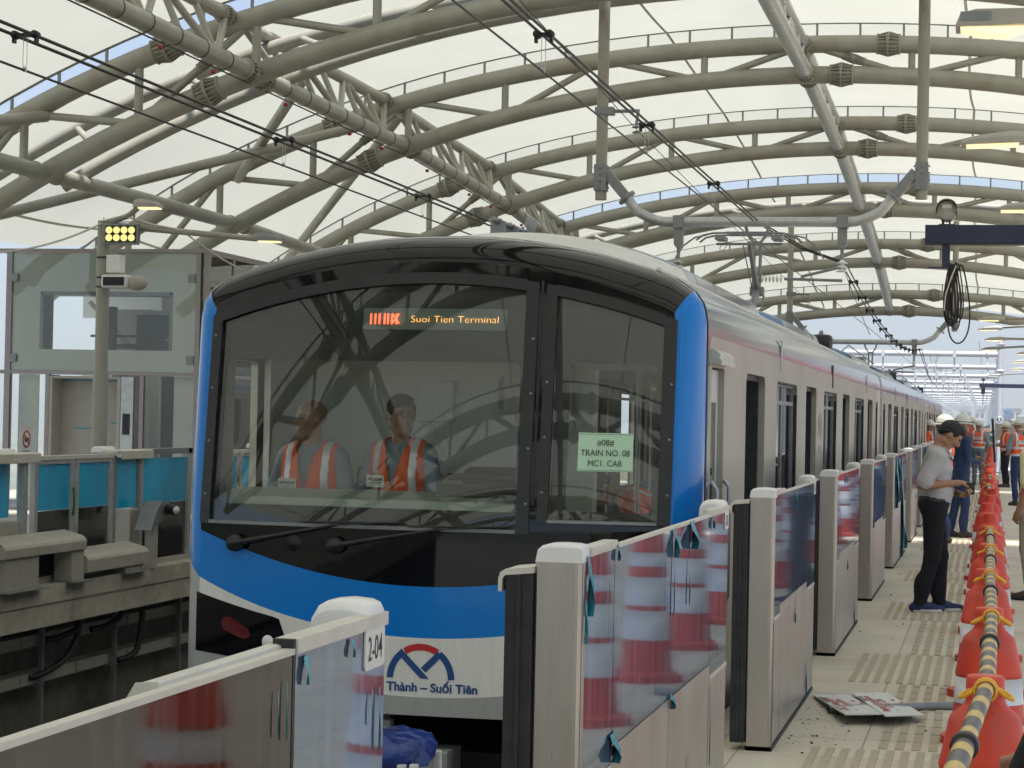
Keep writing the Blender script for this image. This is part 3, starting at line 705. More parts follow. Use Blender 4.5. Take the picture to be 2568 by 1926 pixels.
# car bodies
doors1=[(13.62,14.80),(18.20,19.32),(22.84,24.0),(27.65,28.8)]; wins1=[(15.64,17.34),(20.2,21.94),(24.97,26.78),(29.6,30.15)]
cars=[(11.70,30.72,doors1,wins1)]
for y0 in (31.3,52.1):
    d=[(y0+2.05+4.9*k,y0+3.2+4.9*k) for k in range(4)]; w=[(y0+.45,y0+1.05)]+[(y0+4.05+4.9*k,y0+5.75+4.9*k) for k in range(3)]+[(y0+18.95,y0+19.5)]
    cars.append((y0,y0+20.3,d,w))
HD=1.955
roofpts=[(x,z) for x,z in OUT[6:]]
for ci,(y0,y1,dd,ww) in enumerate(cars):
    holes=[]
    for a,b in dd: holes.append(('d',a,b,.0,HD))
    for a,b in ww: holes.append(('w',a,b,.78,HD-.01))
    if ci==0: holes.append(('c',11.88,12.46,.0,1.95))
    for s in (-1,1):
        m=MB(); fn=lambda u,v,s=s:(XC+s*HW,u,v)
        loops=[]
        for k,a,b,lo,hi in holes:
            r=.085 if k!='c' else .03
            loops.append(rrect(a,b,lo,hi,r,5) if k=='w' else [(b,lo+.001),(b,hi-r)]+[(b-r+r*math.cos(t),hi-r+r*math.sin(t)) for t in np.linspace(0,PI/2,6)[1:]]+[(a+r+r*math.cos(t),hi-r+r*math.sin(t)) for t in np.linspace(PI/2,PI,6)]+[(a,lo+.001)])
        outer=[(y0+.09,-.25),(y1,-.25),(y1,2.12),(y0+.17,2.12),(y0+.11,2.09),(y0+.09,2.03)]
        holed(m,outer,[l[::-1] for l in loops],fn,flip=(s<0))
        for l in loops:
            n=len(l); m.add([(XC+s*HW,u,v) for u,v in l]+[(XC+s*(HW-.045),u,v) for u,v in l],[(i,(i+1)%n,n+(i+1)%n,n+i) for i in range(n)])
        body=m.build('car_side','side',train)
        if s>0:
            for k,a,b,lo,hi in holes:
                m=MB()
                if k=='d':   # rubber edge and lining at the far jamb of the open doorway
                    m.box(SX-.16,SX-.046,b-.03,b+.0,.0,hi-.03); m.box(SX-.10,SX-.046,a,a+.03,.0,hi-.03); m.box(SX-.16,SX-.046,a+.031,b-.031,hi-.035,hi)
                    m.build('door_seal','rubber',body)
            for k,a,b,lo,hi in holes:
                if k=='d':
                    m=MB(); m.box(SX-.22,SX-.162,b-.05,b+.35,.0,hi-.0); m.box(SX-.22,SX-.162,a-.35,a+.0,.0,hi); m.box(SX-.22,SX-.162,b-.07,b-.05,hi-.42,hi-.06); m.split('door_pocket','greyp',body,bevel=.004)
                    m=MB(); m.box(SX-.085,SX-.055,b+.01,b+.5,.02,hi-.02); m.build('door_leaf','polish_sky_tint',body)
                elif k=='w':
                    m=MB(); m.box(SX-.05,SX-.045,a,b,lo,hi); g=m.build('side_window','tglass',body)
                    m=MB(); c=(a*.55+b*.45)
                    for yy in ([c] if b-a>1 else []): m.box(SX-.07,SX-.035,yy-.03,yy+.03,lo,hi)
                    m.box(SX-.07,SX-.03,a,a+.035,lo,hi); m.box(SX-.07,SX-.03,b-.035,b,lo,hi); m.box(SX-.07,SX-.032,a,b,hi-.17,hi-.14); m.box(SX-.07,SX-.032,a,b,hi-.03,hi)
                    m.build('window_bar','galvdark',g); m=MB(); m.box(SX-.029,SX-.003,b-.014,b-.001,lo+.08,hi-.08); m.box(SX-.029,SX-.003,a+.001,a+.014,lo+.08,hi-.08); m.box(SX-.029,SX-.003,a+.08,b-.08,hi-.014,hi-.001); m.build('window_seal','rubber',g)
                else:
                    m=MB(); m.box(SX-.06,SX-.035,a+.004,b-.004,lo,hi-.01); cd=m.build('crew_door','crew',body); m=MB(); m.box(SX-.034,SX-.032,a+.12,b-.12,1.15,1.75); m.build('crew_window','tglass',cd)
                    m=MB(); m.path([(SX+.0,a+.05,.55),(SX+.035,a+.05,.6),(SX+.035,a+.05,1.25),(SX+.0,a+.05,1.3)],.013,8); m.path([(SX+.0,b+.05,.55),(SX+.035,b+.05,.6),(SX+.035,b+.05,1.25),(SX+.0,b+.05,1.3)],.013,8); m.split('grab_handle','galv',cd)
                    m=MB(); m.prism([(0,0),(.055,-.01),(.06,.01),(.045,.03),(.05,.05),(.02,.075),(0,.08)],a-.03,b+.06,lambda u,v,w:(SX+u,w,hi+.02+v)); m.build('rain_gutter','galv',cd)
    # polished shoulders and surround
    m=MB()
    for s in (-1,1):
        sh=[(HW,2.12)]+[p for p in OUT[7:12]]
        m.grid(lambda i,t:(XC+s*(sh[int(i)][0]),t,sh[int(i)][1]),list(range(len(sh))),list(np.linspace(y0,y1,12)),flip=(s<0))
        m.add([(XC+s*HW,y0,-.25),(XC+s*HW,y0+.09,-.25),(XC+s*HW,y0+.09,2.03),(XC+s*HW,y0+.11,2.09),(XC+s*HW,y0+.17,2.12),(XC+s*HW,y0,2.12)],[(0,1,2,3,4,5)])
    m.build('polished_shoulder','polish_sky_tint',train)
    m=MB(); top=[p for p in OUT[11:]]; top=top+[(-x,z) for x,z in top[::-1][1:]]
    m.grid(lambda i,t:(XC+top[int(i)][0],t,top[int(i)][1]),list(range(len(top))),[y0,y1])
    for s in (-1,1): m.tube((XC+s*1.19,y0,2.48),(XC+s*1.19,y1,2.48),.018,n=6)
    if ci: m.add([(XC+x,y0,z) for x,z in ol],[tuple(range(len(ol)))])
    m.add([(XC+x,y1,z) for x,z in ol],[tuple(range(len(ol)))])
    roof=m.build('car_roof','roofm',train)
    # lining, floor, ceiling
    m=MB(); ys=y0+1.9 if ci==0 else y0+.05
    m.box(XC-1.42,XC+1.42,y0+.4,y1-.05,-.06,-.005); m.box(XC-1.3,XC+1.3,ys,y1-.05,2.08,2.10); m.box(XC-1.25,XC+1.25,y1-.12,y1-.06,0,2.08)
    for s in (-1,1):
        for (a,b) in zip([ys]+sorted([h[2] for h in holes if h[1]>ys]),sorted([h[1] for h in holes if h[1]>ys])+[y1-.05]):
            if b-a>.05: m.box(min(XC+s*1.30,XC+s*1.28),max(XC+s*1.30,XC+s*1.28),a+.05,b-.05,0,2.08)
    m.build('saloon_lining','train_in',train)
    m=MB()
    for a,b in ww:
        if b-a>1:
            for s in (-1,1): m.box(min(XC+s*1.25,XC+s*.82),max(XC+s*1.25,XC+s*.82),a-.4,b+.4,.36,.44); m.box(min(XC+s*1.26,XC+s*1.2),max(XC+s*1.26,XC+s*1.2),a-.4,b+.4,.44,.85)
    m.split('bench_seat','seatg',train)
    m=MB()
    for s in (-.8,.8):
        m.tube((XC+s,ys+.3,1.85),(XC+s,y1-.4,1.85),.016,n=6)
        for a,b in dd: m.tube((XC+s,a-.15,.02),(XC+s,a-.15,2.07),.016,n=6); m.tube((XC+s,b+.15,.02),(XC+s,b+.15,2.07),.016,n=6)
    m.split('grab_pole','galv',train)
    m=MB()
    for yv in (y0+4.2 if ci==0 else y0+4.5,y0+15.6 if ci==0 else y0+15.5):
        m.box(SX+.001,SX+.005,yv-.05,yv+.05,2.02,2.26)
        for k in range(7): m.box(SX+.005,SX+.010,yv-.045,yv+.045,2.04+.033*k,2.052+.033*k)
    m.build('side_vent','galv',body)
    m=MB(); yv=y0+9.6; m.box(SX+.001,SX+.006,yv-.07,yv+.07,1.99,2.22); m.build('door_indicator','black',body)
    # roof units
    us=[(y0+2.55,y0+7.6),(y0+10.2,y0+14.6)] if ci==0 else [(y0+1.6,y0+6.6),(y0+11,y0+16)]
    for a,b in us:
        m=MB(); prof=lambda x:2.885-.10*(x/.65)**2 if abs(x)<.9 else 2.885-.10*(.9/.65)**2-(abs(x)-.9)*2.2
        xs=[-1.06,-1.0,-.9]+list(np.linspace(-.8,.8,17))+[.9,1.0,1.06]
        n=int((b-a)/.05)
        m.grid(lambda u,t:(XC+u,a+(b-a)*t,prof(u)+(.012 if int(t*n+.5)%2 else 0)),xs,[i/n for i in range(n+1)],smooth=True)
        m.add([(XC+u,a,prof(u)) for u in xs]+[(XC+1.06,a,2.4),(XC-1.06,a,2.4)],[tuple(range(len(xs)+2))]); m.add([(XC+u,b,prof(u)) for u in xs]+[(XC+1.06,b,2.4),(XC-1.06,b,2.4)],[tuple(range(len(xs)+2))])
        u_=m.build('air_conditioner','polish_sky_tint',roof)
        m=MB()
        for yy in (a+.9,a+2.0,b-.8): m.grid(lambda u,t:(XC+u,yy+t,prof(u)+.018),xs,[0,.03])
        m.split('strap','rubber',u_)
        m=MB(); cap=lambda u,t:(XC+u*(1-.25*t*t),b+.9*math.sin(t*PI/2),2.5+(prof(u)-2.5)*math.cos(t*PI/2))
        m.grid(cap,xs,[i/8 for i in range(9)]); m.build('end_fairing','roofm',u_)
    m=MB(); m.path([(XC-.35,y0+2.4,3.0),(XC-.35,y1-1,3.0)],.018,6)
    for yy in np.arange(y0+2.6,y1-1,.42): m.box(XC-.40,XC-.30,yy-.02,yy+.02,2.86,3.0); m.lathe([(.028,-.03),(.028,.03)],c=(XC-.35,yy,3.0),axis=(0,1,0),n=8)
    m.build('roof_conduit','galvdark',roof)
    m=MB()
    for yy in (y1-1.6,y1-1.3): 
        m.lathe([(.0,-.12),(.09,-.12),(.1,-.05),(.1,.05),(.09,.12),(0,.12)],c=(XC+.75,yy,2.75),axis=(1,0,0),n=12)
    m.path([(XC+.7,y1-1.5,2.7),(XC+.7,y1-1.0,2.9),(XC+.65,y1-.4,2.62)],.03,8); m.build('roof_connector','black',roof)
m=MB(); xs=[-1.12,-1.06,-.95]+list(np.linspace(-.85,.85,13))+[.95,1.06,1.12]
prof=lambda x:2.88-.10*(x/.65)**2 if abs(x)<.95 else 2.88-.10*(.95/.65)**2-(abs(x)-.95)*1.6
m.grid(lambda u,t:(XC+u*(.55+.45*math.sin(t*PI/2)**.6),11.95+2.3*t,2.60+(prof(u)-2.60)*math.sin(t*PI/2)**.8),xs,[i/12 for i in range(13)]); m.build('front_fairing','roofm',train)
m=MB(); m.sphere((XC+.30,12.4,2.80),.035,12,8,(1,1.6,1.4)); m.build('roof_aerial','galvdark',train)
# gangways between the cars
m=MB()
for (a,b) in ((30.72,31.3),(51.6,52.1)):
    for k in range(5):
        y=a+(b-a)*(k+.5)/5; m.box(XC-1.3,XC+1.3,y-.03,y+.03,-.1,2.35)
    m.box(XC-1.25,XC+1.25,a,b,-.05,2.3)
m.build('gangway_bellows','rubber',train)
# side emblem by the second door
m=MB()
def SE(px,py): return (SX+.003,19.78+(px-908)*K*1.25,1.50+(670-py)*K*1.25)
for a0,a1 in ((180,126),(53,0),(122,57)):
    P=[];n=8
    for i in range(n+1):
        a=R_(a0+(a1-a0)*i/n)
        for r in (330,385): P.append(SE(908+r*math.cos(a),670-r*math.sin(a)))
    m.add(P,[(2*i,2*i+1,2*i+3,2*i+2) for i in range(n)])
for poly in ([(682,345),(1008,668),(908,668),(650,412)],[(1100,362),(1150,412),(968,600),(912,550)]): m.add([SE(x,y) for x,y in poly],[(0,1,2,3)])
se=m.build('side_emblem','alu',train)
text_mb('HURC1',.10,lambda u,v:(SX+.003,19.78+u,1.36+v),.002).build('side_text','alu',se)
# underframe
m=MB(); m.box(XC-1.1,XC+1.1,11.9,71,-1.0,-.3); m.box(XC-.9,XC-.45,11.45,11.9,-.9,-.15); m.box(XC+.45,XC+.9,11.45,11.9,-.9,-.15); m.build('underframe','rubber',train)
m=MB(); m.box(XC-.16,XC+.16,11.05,11.5,-.55,-.2); m.box(XC-.22,XC+.22,10.95,11.06,-.6,-.15); m.tube((XC-.05,10.9,-.38),(XC-.05,11.1,-.38),.12,n=16)
m.box(XC-.33,XC-.28,11.1,11.6,-.2,-.05); m.path([(XC+.18,11.0,-.3),(XC+.32,10.98,-.45),(XC+.3,11.1,-.6),(XC+.15,11.3,-.62)],.03,8); m.build('coupler','galvdark',train,bevel=.01)
m=MB()
for x in (XC-.62,XC+.55): m.box(x,x+.10,11.3,11.4,-.75,-.05); m.box(x,x+.42,11.3,11.38,-.14,-.05); m.box(x,x+.42,11.3,11.38,-.75,-.68)
m.box(XC+.95,XC+1.2,11.25,11.5,-.9,-.1); m.build('coupler_bracket','greyp',train,bevel=.01)
m=MB()
for yb in (14.2,28.2,33.5,48.8,54.5,69):
    for dy in (-1.05,1.05):
        for s in (-.75,.75): m.lathe([(0,-.06),(.40,-.06),(.43,-.05),(.43,.06),(0,.06)],c=(XC+s,yb+dy,-1.08),axis=(1,0,0),n=20)
m.split('wheel','galvdark',train)
# cab interior
m=MB()
m.box(XC-1.36,XC+.50,13.25,13.3,0,2.3); m.box(XC+.50,XC+.56,13.2,13.35,0,2.3); m.box(XC+1.26,XC+1.36,13.2,13.3,0,2.3); m.box(XC+.56,XC+1.26,13.2,13.3,1.95,2.3)
m.box(XC-1.40,XC-1.36,11.75,11.86,0,2.2); m.box(XC-1.40,XC-1.36,12.5,13.3,0,2.2); m.box(XC-1.40,XC-1.36,11.86,12.5,0,.9); m.box(XC+1.36,XC+1.40,11.86,12.5,0,.3); m.box(XC+1.36,XC+1.40,11.75,11.86,0,2.2); m.box(XC+1.36,XC+1.40,12.5,13.3,0,2.2)
m.build('cab_wall','cabwall',train)
m=MB(); m.box(XC-1.36,XC+1.36,11.45,13.3,2.02,2.05); m.build('cab_ceiling','cabwall',train)
m=MB(); m.prism([(11.45,.95),(11.5,1.16),(11.8,1.20),(12.05,1.10),(12.05,.2),(11.45,.2)],-1.3,.48,lambda u,v,w:(XC+w,u,v)); dash=m.build('driver_desk','cabgreen',train,bevel=.01)
m=MB(); m.box(XC-.05,XC+.42,11.62,11.78,1.19,1.25); m.path([(XC+.05,11.5,1.30),(XC+.44,11.5,1.30)],.02,8); m.build('desk_console','black',dash)
m=MB(); m.box(XC-.60,XC-.36,13.18,13.25,1.60,1.86); m.box(XC+.22,XC+.42,13.15,13.25,1.66,1.98); m.split('cab_box','white',train,bevel=.008)
m=MB(); m.prism(rrect(-.34,-.0,1.68,1.90,.03),13.17,13.25,lambda u,v,w:(XC+u+.28,w,v)) ; m.build('cab_cabinet','greyp',train,bevel=.004)
m=MB(); m.box(XC-.02,XC+.20,13.155,13.17,1.66,1.92); m.build('cab_plate','signw',train)
m=MB()
for x in (-.48,.34): m.path([(XC+x,13.15,1.6),(XC+x+.02,13.12,1.5),(XC+x+.08,13.1,1.42),(XC+x+.13,13.12,1.5),(XC+x+.10,13.15,1.62)],.008,6)
m.split('handset_cord','dome',train)
for x in (-.72,-.02):
    m=MB(); m.prism(rrect(-.22,.22,.55,1.32,.06),13.0,13.08,lambda u,v,w:(XC+x+u,w,v)); m.box(XC+x-.22,XC+x+.22,12.6,13.0,.48,.58); m.tube((XC+x,12.8,0),(XC+x,12.8,.48),.04); m.build('driver_seat','cabdark',train,bevel=.015)
# ---------------- pantograph
pg=MB(); PY=27.0; PXc=-3.03; hz=4.02
pg.box(PXc-.27,PXc+.27,PY-.19,PY-.15,hz,hz+.03); pg.box(PXc-.27,PXc+.27,PY+.15,PY+.19,hz,hz+.03)
pg.box(PXc-.42,PXc+.42,PY-.03,PY+.03,hz-.13,hz-.10)
for s in (-1,1):
    for dy in (-.17,.17):
        pg.path([(PXc+s*.27,PY+dy,hz+.015),(PXc+s*.45,PY+dy,hz+.01),(PXc+s*.58,PY+dy,hz-.02),(PXc+s*.66,PY+dy,hz-.08)],.014,6)
    pg.box(PXc+s*.36-.06,PXc+s*.36+.06,PY-.2,PY+.2,hz-.07,hz-.02)
    pg.path([(PXc+s*.55,PY,hz-.0),(PXc+s*.7,PY,hz-.03),(PXc+s*.85,PY,hz-.14),(PXc+s*.95,PY,hz-.30)],.012,6)
    pg.path([(PXc+s*.28,PY,hz-.12),(PXc+s*.33,PY,hz-.2),(PXc+s*.38,PY,hz-.18),(PXc+s*.36,PY,hz-.12)],.005,5)
pg.path([(PXc,PY,hz-.10),(PXc,PY+.9,3.45),(PXc,PY+1.05,3.38)],[.03,.035,.045],10); pg.path([(PXc-.08,PY,hz-.12),(PXc-.06,PY+.95,3.40)],.008,6)
pg.path([(PXc,PY+1.05,3.38),(PXc,PY+.1,2.93)],[.05,.055],10); pg.path([(PXc+.10,PY+.95,3.30),(PXc+.10,PY+.3,2.9)],.012,6)
pg.box(PXc-.09,PXc+.09,PY+.95,PY+1.12,3.30,3.42)
pg.box(PXc-.35,PXc+.35,PY-.1,PY,2.84,2.90); pg.box(PXc-.35,PXc+.35,PY+.8,PY+.9,2.84,2.90); pg.box(PXc-.35,PXc-.29,PY-.1,PY+.9,2.84,2.90); pg.box(PXc+.29,PXc+.35,PY-.1,PY+.9,2.84,2.90)
for x in (-.3,.3):
    for y in (-.05,.85): pg.tube((PXc+x,PY+y,2.5),(PXc+x,PY+y,2.84),.035,n=8)
pg.build('pantograph','galvdark',train)
for y0 in (31.3,52.1):
    m=MB(); m.path([(XC+.2,y0+6.6,2.7),(XC+.5,y0+7.4,3.05),(XC+.9,y0+8.6,2.75)],.012,5); m.box(XC+.2,XC+.7,y0+8.6,y0+9.5,2.6,2.88); m.box(XC-.3,XC+.75,y0+17,y0+18.3,2.6,2.82); m.build('roof_equipment','galvdark',train)
# ================================================================ people: smooth implicit bodies meshed with surface nets
def rotm(ax,a):
    return np.array(Matrix.Rotation(a,3,ax))
def nets(V,org,h):
    S_=V<0; nx,ny,nz=V.shape
    c=[S_[i:nx-1+i,j:ny-1+j,k:nz-1+k] for i in (0,1) for j in (0,1) for k in (0,1)]
    tot=sum(x.astype(np.int8) for x in c); act=(tot>0)&(tot<8)
    idx=-np.ones(act.shape,np.int32); I=np.argwhere(act); idx[act]=np.arange(len(I))
    acc=np.zeros((len(I),3)); cnt=np.zeros(len(I))
    cs=[(i,j,k) for i in (0,1) for j in (0,1) for k in (0,1)]
    for a in cs:
        for ax in range(3):
            if a[ax]==0:
                b=list(a); b[ax]=1
                va=V[I[:,0]+a[0],I[:,1]+a[1],I[:,2]+a[2]]; vb=V[I[:,0]+b[0],I[:,1]+b[1],I[:,2]+b[2]]
                m=(va<0)!=(vb<0); t=np.where(m,va/np.where(m,va-vb,1),0)
                p=np.array(a,float)[None]+np.zeros((len(I),1)); p[:,ax]+=t; acc+=p*m[:,None]; cnt+=m
    P=(I+acc/cnt[:,None])*h+org
    F_=[]
    for ax in range(3):
        b,c_=(ax+1)%3,(ax+2)%3
        sl0=[slice(1,-1)]*3; sl0[ax]=slice(0,-1); sl1=[slice(1,-1)]*3; sl1[ax]=slice(1,None)
        A=S_[tuple(sl0)]; B=S_[tuple(sl1)]
        for sign in (True,False):
            E=np.argwhere((A!=B)&(A==sign))
            if not len(E): continue
            off=np.ones(3,int); off[ax]=0; E=E+off
            def g(db,dc):
                q=E.copy(); q[:,b]-=db; q[:,c_]-=dc; return idx[q[:,0],q[:,1],q[:,2]]
            q=np.stack([g(1,1),g(0,1),g(0,0),g(1,0)],1)
            F_.append(q if sign else q[:,::-1])
    return P,np.concatenate(F_)
class Body:
    def __init__(s): s.p=[]
    def cap(s,a,b,r0,r1,lab,k=.02): s.p.append(('c',np.array(a,float),np.array(b,float),r0,r1,lab,k)); return s
    def ell(s,c,r,lab,k=.03,R=None): s.p.append(('e',np.array(c,float),np.array(r,float),None if R is None else np.array(R),0,lab,k)); return s
    def dist(s,p,X):
        if p[0]=='c':
            a,b=p[1],p[2]; ab=b-a; t=np.clip(((X-a)@ab)/max(ab@ab,1e-9),0,1)
            return np.linalg.norm(X-a-t[...,None]*ab,axis=-1)-(p[3]+(p[4]-p[3])*t)
        q=X-p[1]
        if p[3] is not None: q=q@p[3]
        r=p[2]; k0=np.linalg.norm(q/r,axis=-1); k1=np.linalg.norm(q/(r*r),axis=-1)
        return k0*(k0-1)/np.maximum(k1,1e-9)
    def bb(s,p):
        if p[0]=='c': r=max(p[3],p[4]); return np.minimum(p[1],p[2])-r,np.maximum(p[1],p[2])+r
        r=max(p[2]); return p[1]-r,p[1]+r
    def mesh(s,h,noise=0):
        lo=np.min([s.bb(p)[0] for p in s.p],0)-4*h; hi=np.max([s.bb(p)[1] for p in s.p],0)+4*h
        n=np.ceil((hi-lo)/h).astype(int)+1; V=np.full(n,.5,np.float32)
        for p in s.p:
            a,b=s.bb(p); mg=p[6]+3*h
            i0=np.maximum(((a-mg-lo)/h).astype(int),0); i1=np.minimum(((b+mg-lo)/h).astype(int)+2,n)
            X=np.stack(np.meshgrid(*[lo[d]+h*np.arange(i0[d],i1[d]) for d in range(3)],indexing='ij'),-1)
            d=s.dist(p,X).astype(np.float32); sl=tuple(slice(i0[k],i1[k]) for k in range(3)); v=V[sl]; k=p[6]
            hh=np.maximum(k-np.abs(v-d),0)/k; V[sl]=np.minimum(v,d)-hh*hh*k/4
        P,Fc=nets(V,lo,h)
        return P,Fc
    def labels(s,C):
        D=np.stack([s.dist(p,C)+(.004 if p[5] in ('eye','lip','brow') else 0) for p in s.p],1); return [s.p[i][5] for i in D.argmin(1)]
def to_obj(name,P,Fc,labs,lm,parent,smooth=True):
    me=bpy.data.meshes.new(name); o=bpy.data.objects.new(name,me); COL.objects.link(o); o.parent=parent
    me.from_pydata([tuple(p) for p in P],[],[tuple(int(i) for i in f) for f in Fc])
    names=sorted(set(labs)); 
    for n in names: me.materials.append(M[lm[n]])
    me.polygons.foreach_set('material_index',[names.index(l) for l in labs]); me.polygons.foreach_set('use_smooth',[smooth]*len(Fc)); me.update()
    return o
def hand(B,w,d,nrm,curl,side,sc=1.0,thumb=1):
    """wrist point, pointing direction, palm normal; curl in radians per joint"""
    d=np.array(d,float);d/=np.linalg.norm(d);nrm=np.array(nrm,float);nrm-=d*(nrm@d);nrm/=np.linalg.norm(nrm);l=np.cross(d,nrm)*side; w=np.array(w,float)
    Rm=np.stack([l,d,nrm],1)
    B.ell(w+d*.045*sc,(.038*sc,.05*sc,.016*sc),'skin',.012,Rm)
    for i,(o,L) in enumerate(((-.027,.066),(-.009,.076),(.009,.072),(.026,.056))):
        p=w+d*.082*sc+l*o*sc; a=curl*.6
        for j,(f,r) in enumerate(((.45,.0092),(.32,.0085),(.23,.0078))):
            dd=d*math.cos(a)+nrm*math.sin(a); q=p+dd*L*f*sc*1.0; B.cap(p,q,r*sc,(r-.0006)*sc,'skin',.004); p=q; a+=curl*(1+.08*i)
    p=w+d*.02*sc-l*.030*sc+nrm*.005; q=p+(d*.6-l*.65+nrm*.35)*.04*sc; B.cap(p,q,.013*sc,.0105*sc,'skin',.008); e=q+(d*.85-l*.1+nrm*.5)*.034*sc; B.cap(q,e,.0105*sc,.0085*sc,'skin',.004)
def person(label,loc,rz,H=1.70,lean=0,hp=0,hy=0,arms=None,feet=((.09,0),(-.09,0)),knees=None,sit=False,out={},sleeve='long',vest=False,vestcol='orange',hat=False,hair=True,res=.012,group=None,handcurl=.45,hres=.006,chin=None,vest_text=None,hdir=None,glasses=False,belly=0):
    k_=H/1.70
    T=thing('person',label,'person',loc,group,rz); T.scale=(k_,k_,k_)
    hz=.90 if not sit else .56
    base=.90
    Rl=rotm('X',-R_(lean)); piv=np.array([0,0,.95])
    def tt(p): p=np.array(p,float); return Rl@(p-piv)+piv+np.array([0,0,hz-base])
    Rh=Rl@rotm('Z',R_(hy))@rotm('X',-R_(hp)); np_=np.array([0,.0,1.475])
    def th(p): return tt(np_)+Rh@(np.array(p,float)-np_)
    B=Body(); E=B.ell
    E(tt((0,-.005,.945)),(.160,.118,.105),'pants',.05,Rl); E(tt((0,.01+belly*.5,1.06)),(.148,.108+belly,.13),'shirt',.06,Rl); E(tt((0,0,1.25)),(.172,.120,.17),'shirt',.06,Rl)
    B.cap(tt((-.135,-.01,1.375)),tt((.135,-.01,1.375)),.068,.068,'shirt',.06); E(tt((0,-.015,1.42)),(.10,.06,.045),'shirt',.04,Rl)
    B.cap(tt((0,-.015,1.40)),th((0,-.005,1.52)),.056,.052,'skin',.02)
    # head
    E(th((0,-.008,1.622)),(.074,.094,.082),'skin',.02,Rh); E(th((0,.036,1.572)),(.057,.060,.080),'skin',.03,Rh); E(th((0,.066,1.512)),(.030,.026,.020),'skin',.025,Rh)
    for s in (-1,1):
        B.cap(th((s*.05,.0,1.53)),th((s*.022,.062,1.508)),.022,.018,'skin',.02); E(th((s*.076,-.004,1.588)),(.011,.02,.032),'skin',.006,Rh@rotm('X',-.15))
        E(th((s*.036,.076,1.57)),(.022,.018,.020),'skin',.015,Rh); E(th((s*.031,.0875,1.604)),(.012,.006,.0042),'eye',.002,Rh); B.cap(th((s*.018,.094,1.622)),th((s*.050,.082,1.620)),.007,.005,'brow',.006)
    B.cap(th((0,.094,1.612)),th((0,.114,1.574)),.008,.0135,'skin',.012); E(th((0,.104,1.568)),(.017,.012,.009),'skin',.01,Rh)
    E(th((0,.0955,1.543)),(.024,.009,.005),'lip',.004,Rh); E(th((0,.094,1.534)),(.020,.009,.005),'lip',.004,Rh)
    # arms
    arms=arms or {1:((.235,-.03,1.10),(.235,.05,.86)),-1:((-.235,-.03,1.10),(-.235,.05,.86))}
    HB=Body()
    for s,(e,w) in arms.items():
        sh=tt((s*.165,-.01,1.365)); e=tt(e) if not sit else tt(e); w=tt(w)
        B.cap(sh,e,.058 if sleeve!='none' else .05,.046,'shirt' if sleeve=='long' else ('sleeve' if sleeve=='half' else 'skin'),.03)
        if sleeve=='half':
            mid=sh+(e-sh)*.88; B.p.pop(); B.cap(sh,mid,.064,.066,'shirt',.03); B.cap(sh+(e-sh)*.6,e,.045,.041,'skin',.01)
        B.cap(e,w,.045 if sleeve=='long' else .042,.036 if sleeve=='long' else .027,'shirt' if sleeve=='long' else 'skin',.015)
        fd=w-e; fd/=np.linalg.norm(fd); dd,nn=fd,np.array([-s*1.,0,0]) if abs(fd[2])>.6 else np.array([0,0,-1.])
        if hdir and s in hdir: dd,nn=np.array(hdir[s][0],float),np.array(hdir[s][1],float)
        B.cap(w,w+fd*.03,.026,.024,'skin',.01); hand(HB,w+fd*.01,dd,nn,handcurl,s)
    # legs
    for i,s in enumerate((1,-1)):
        f=feet[i]; hip=np.array([s*.088,0,hz-.01])
        if knees: kn=np.array(knees[i],float)
        else: kn=np.array([hip[0]*.55+f[0]*.45,f[1]*.45+.02,.49])
        an=np.array([f[0],f[1]-.03,.09+(f[2] if len(f)>2 else 0)])
        B.cap(hip,kn,.094,.066,'pants',.05); B.cap(kn,an,.064,.050,'pants',.02); E(kn*.35+an*.65+np.array([0,-.02,0]),(.052,.06,.12),'pants',.03)
        yaw=f[3] if len(f)>3 else s*.12; fd=np.array([math.sin(yaw),math.cos(yaw),0]); z=an[2]-.09
        b=np.array([an[0],an[1],0])
        B.cap(b-fd*.045+[0,0,z+.045],b+fd*.06+[0,0,z+.05],.040,.042,'shoe',.02); B.cap(b+fd*.06+[0,0,z+.045],b+fd*.165+[0,0,z+.036],.041,.030,'shoe',.02)
        B.cap(b-fd*.05+[0,0,z+.016],b+fd*.18+[0,0,z+.016],.020,.020,'sole',.006); B.cap(b-fd*.035-np.array([fd[1],-fd[0],0])*.02+[0,0,z+.016],b+fd*.15-np.array([fd[1],-fd[0],0])*.025+[0,0,z+.016],.020,.020,'sole',.006); B.cap(b-fd*.035+np.array([fd[1],-fd[0],0])*.02+[0,0,z+.016],b+fd*.15+np.array([fd[1],-fd[0],0])*.025+[0,0,z+.016],.020,.020,'sole',.006)
    lm=dict(shirt='shirt',sleeve='shirt',pants='trouser',skin='skin',eye='ink',lip='skin',brow='hair',shoe='boot',sole='black'); lm.update(out); 
    P,Fc=B.mesh(res); C=P[Fc].mean(1); labs=B.labels(C)
    P2,F2=HB.mesh(hres); lab2=['skin']*len(F2)
    body=to_obj('body',np.concatenate([P,P2]),np.concatenate([Fc,F2+len(P)]),labs+lab2,lm,T)
    if vest:
        Vb=Body()
        for (c,r) in (((0,.012+belly*.5,1.03),(.168,.132+belly,.16)),((0,0,1.25),(.192,.140,.175))): Vb.ell(tt(c),r,'v',.07,Rl)
        Vb.cap(tt((-.105,-.01,1.375)),tt((.105,-.01,1.375)),.086,.086,'v',.06); Vb.ell(tt((0,-.02,1.415)),(.115,.075,.05),'v',.05,Rl)
        P,Fc=Vb.mesh(min(res,.012)); C=P[Fc].mean(1); Q=(C-piv-np.array([0,0,hz-base]))@Rl+piv   # back to the upright frame
        x,y,z=Q[:,0],Q[:,1],Q[:,2]
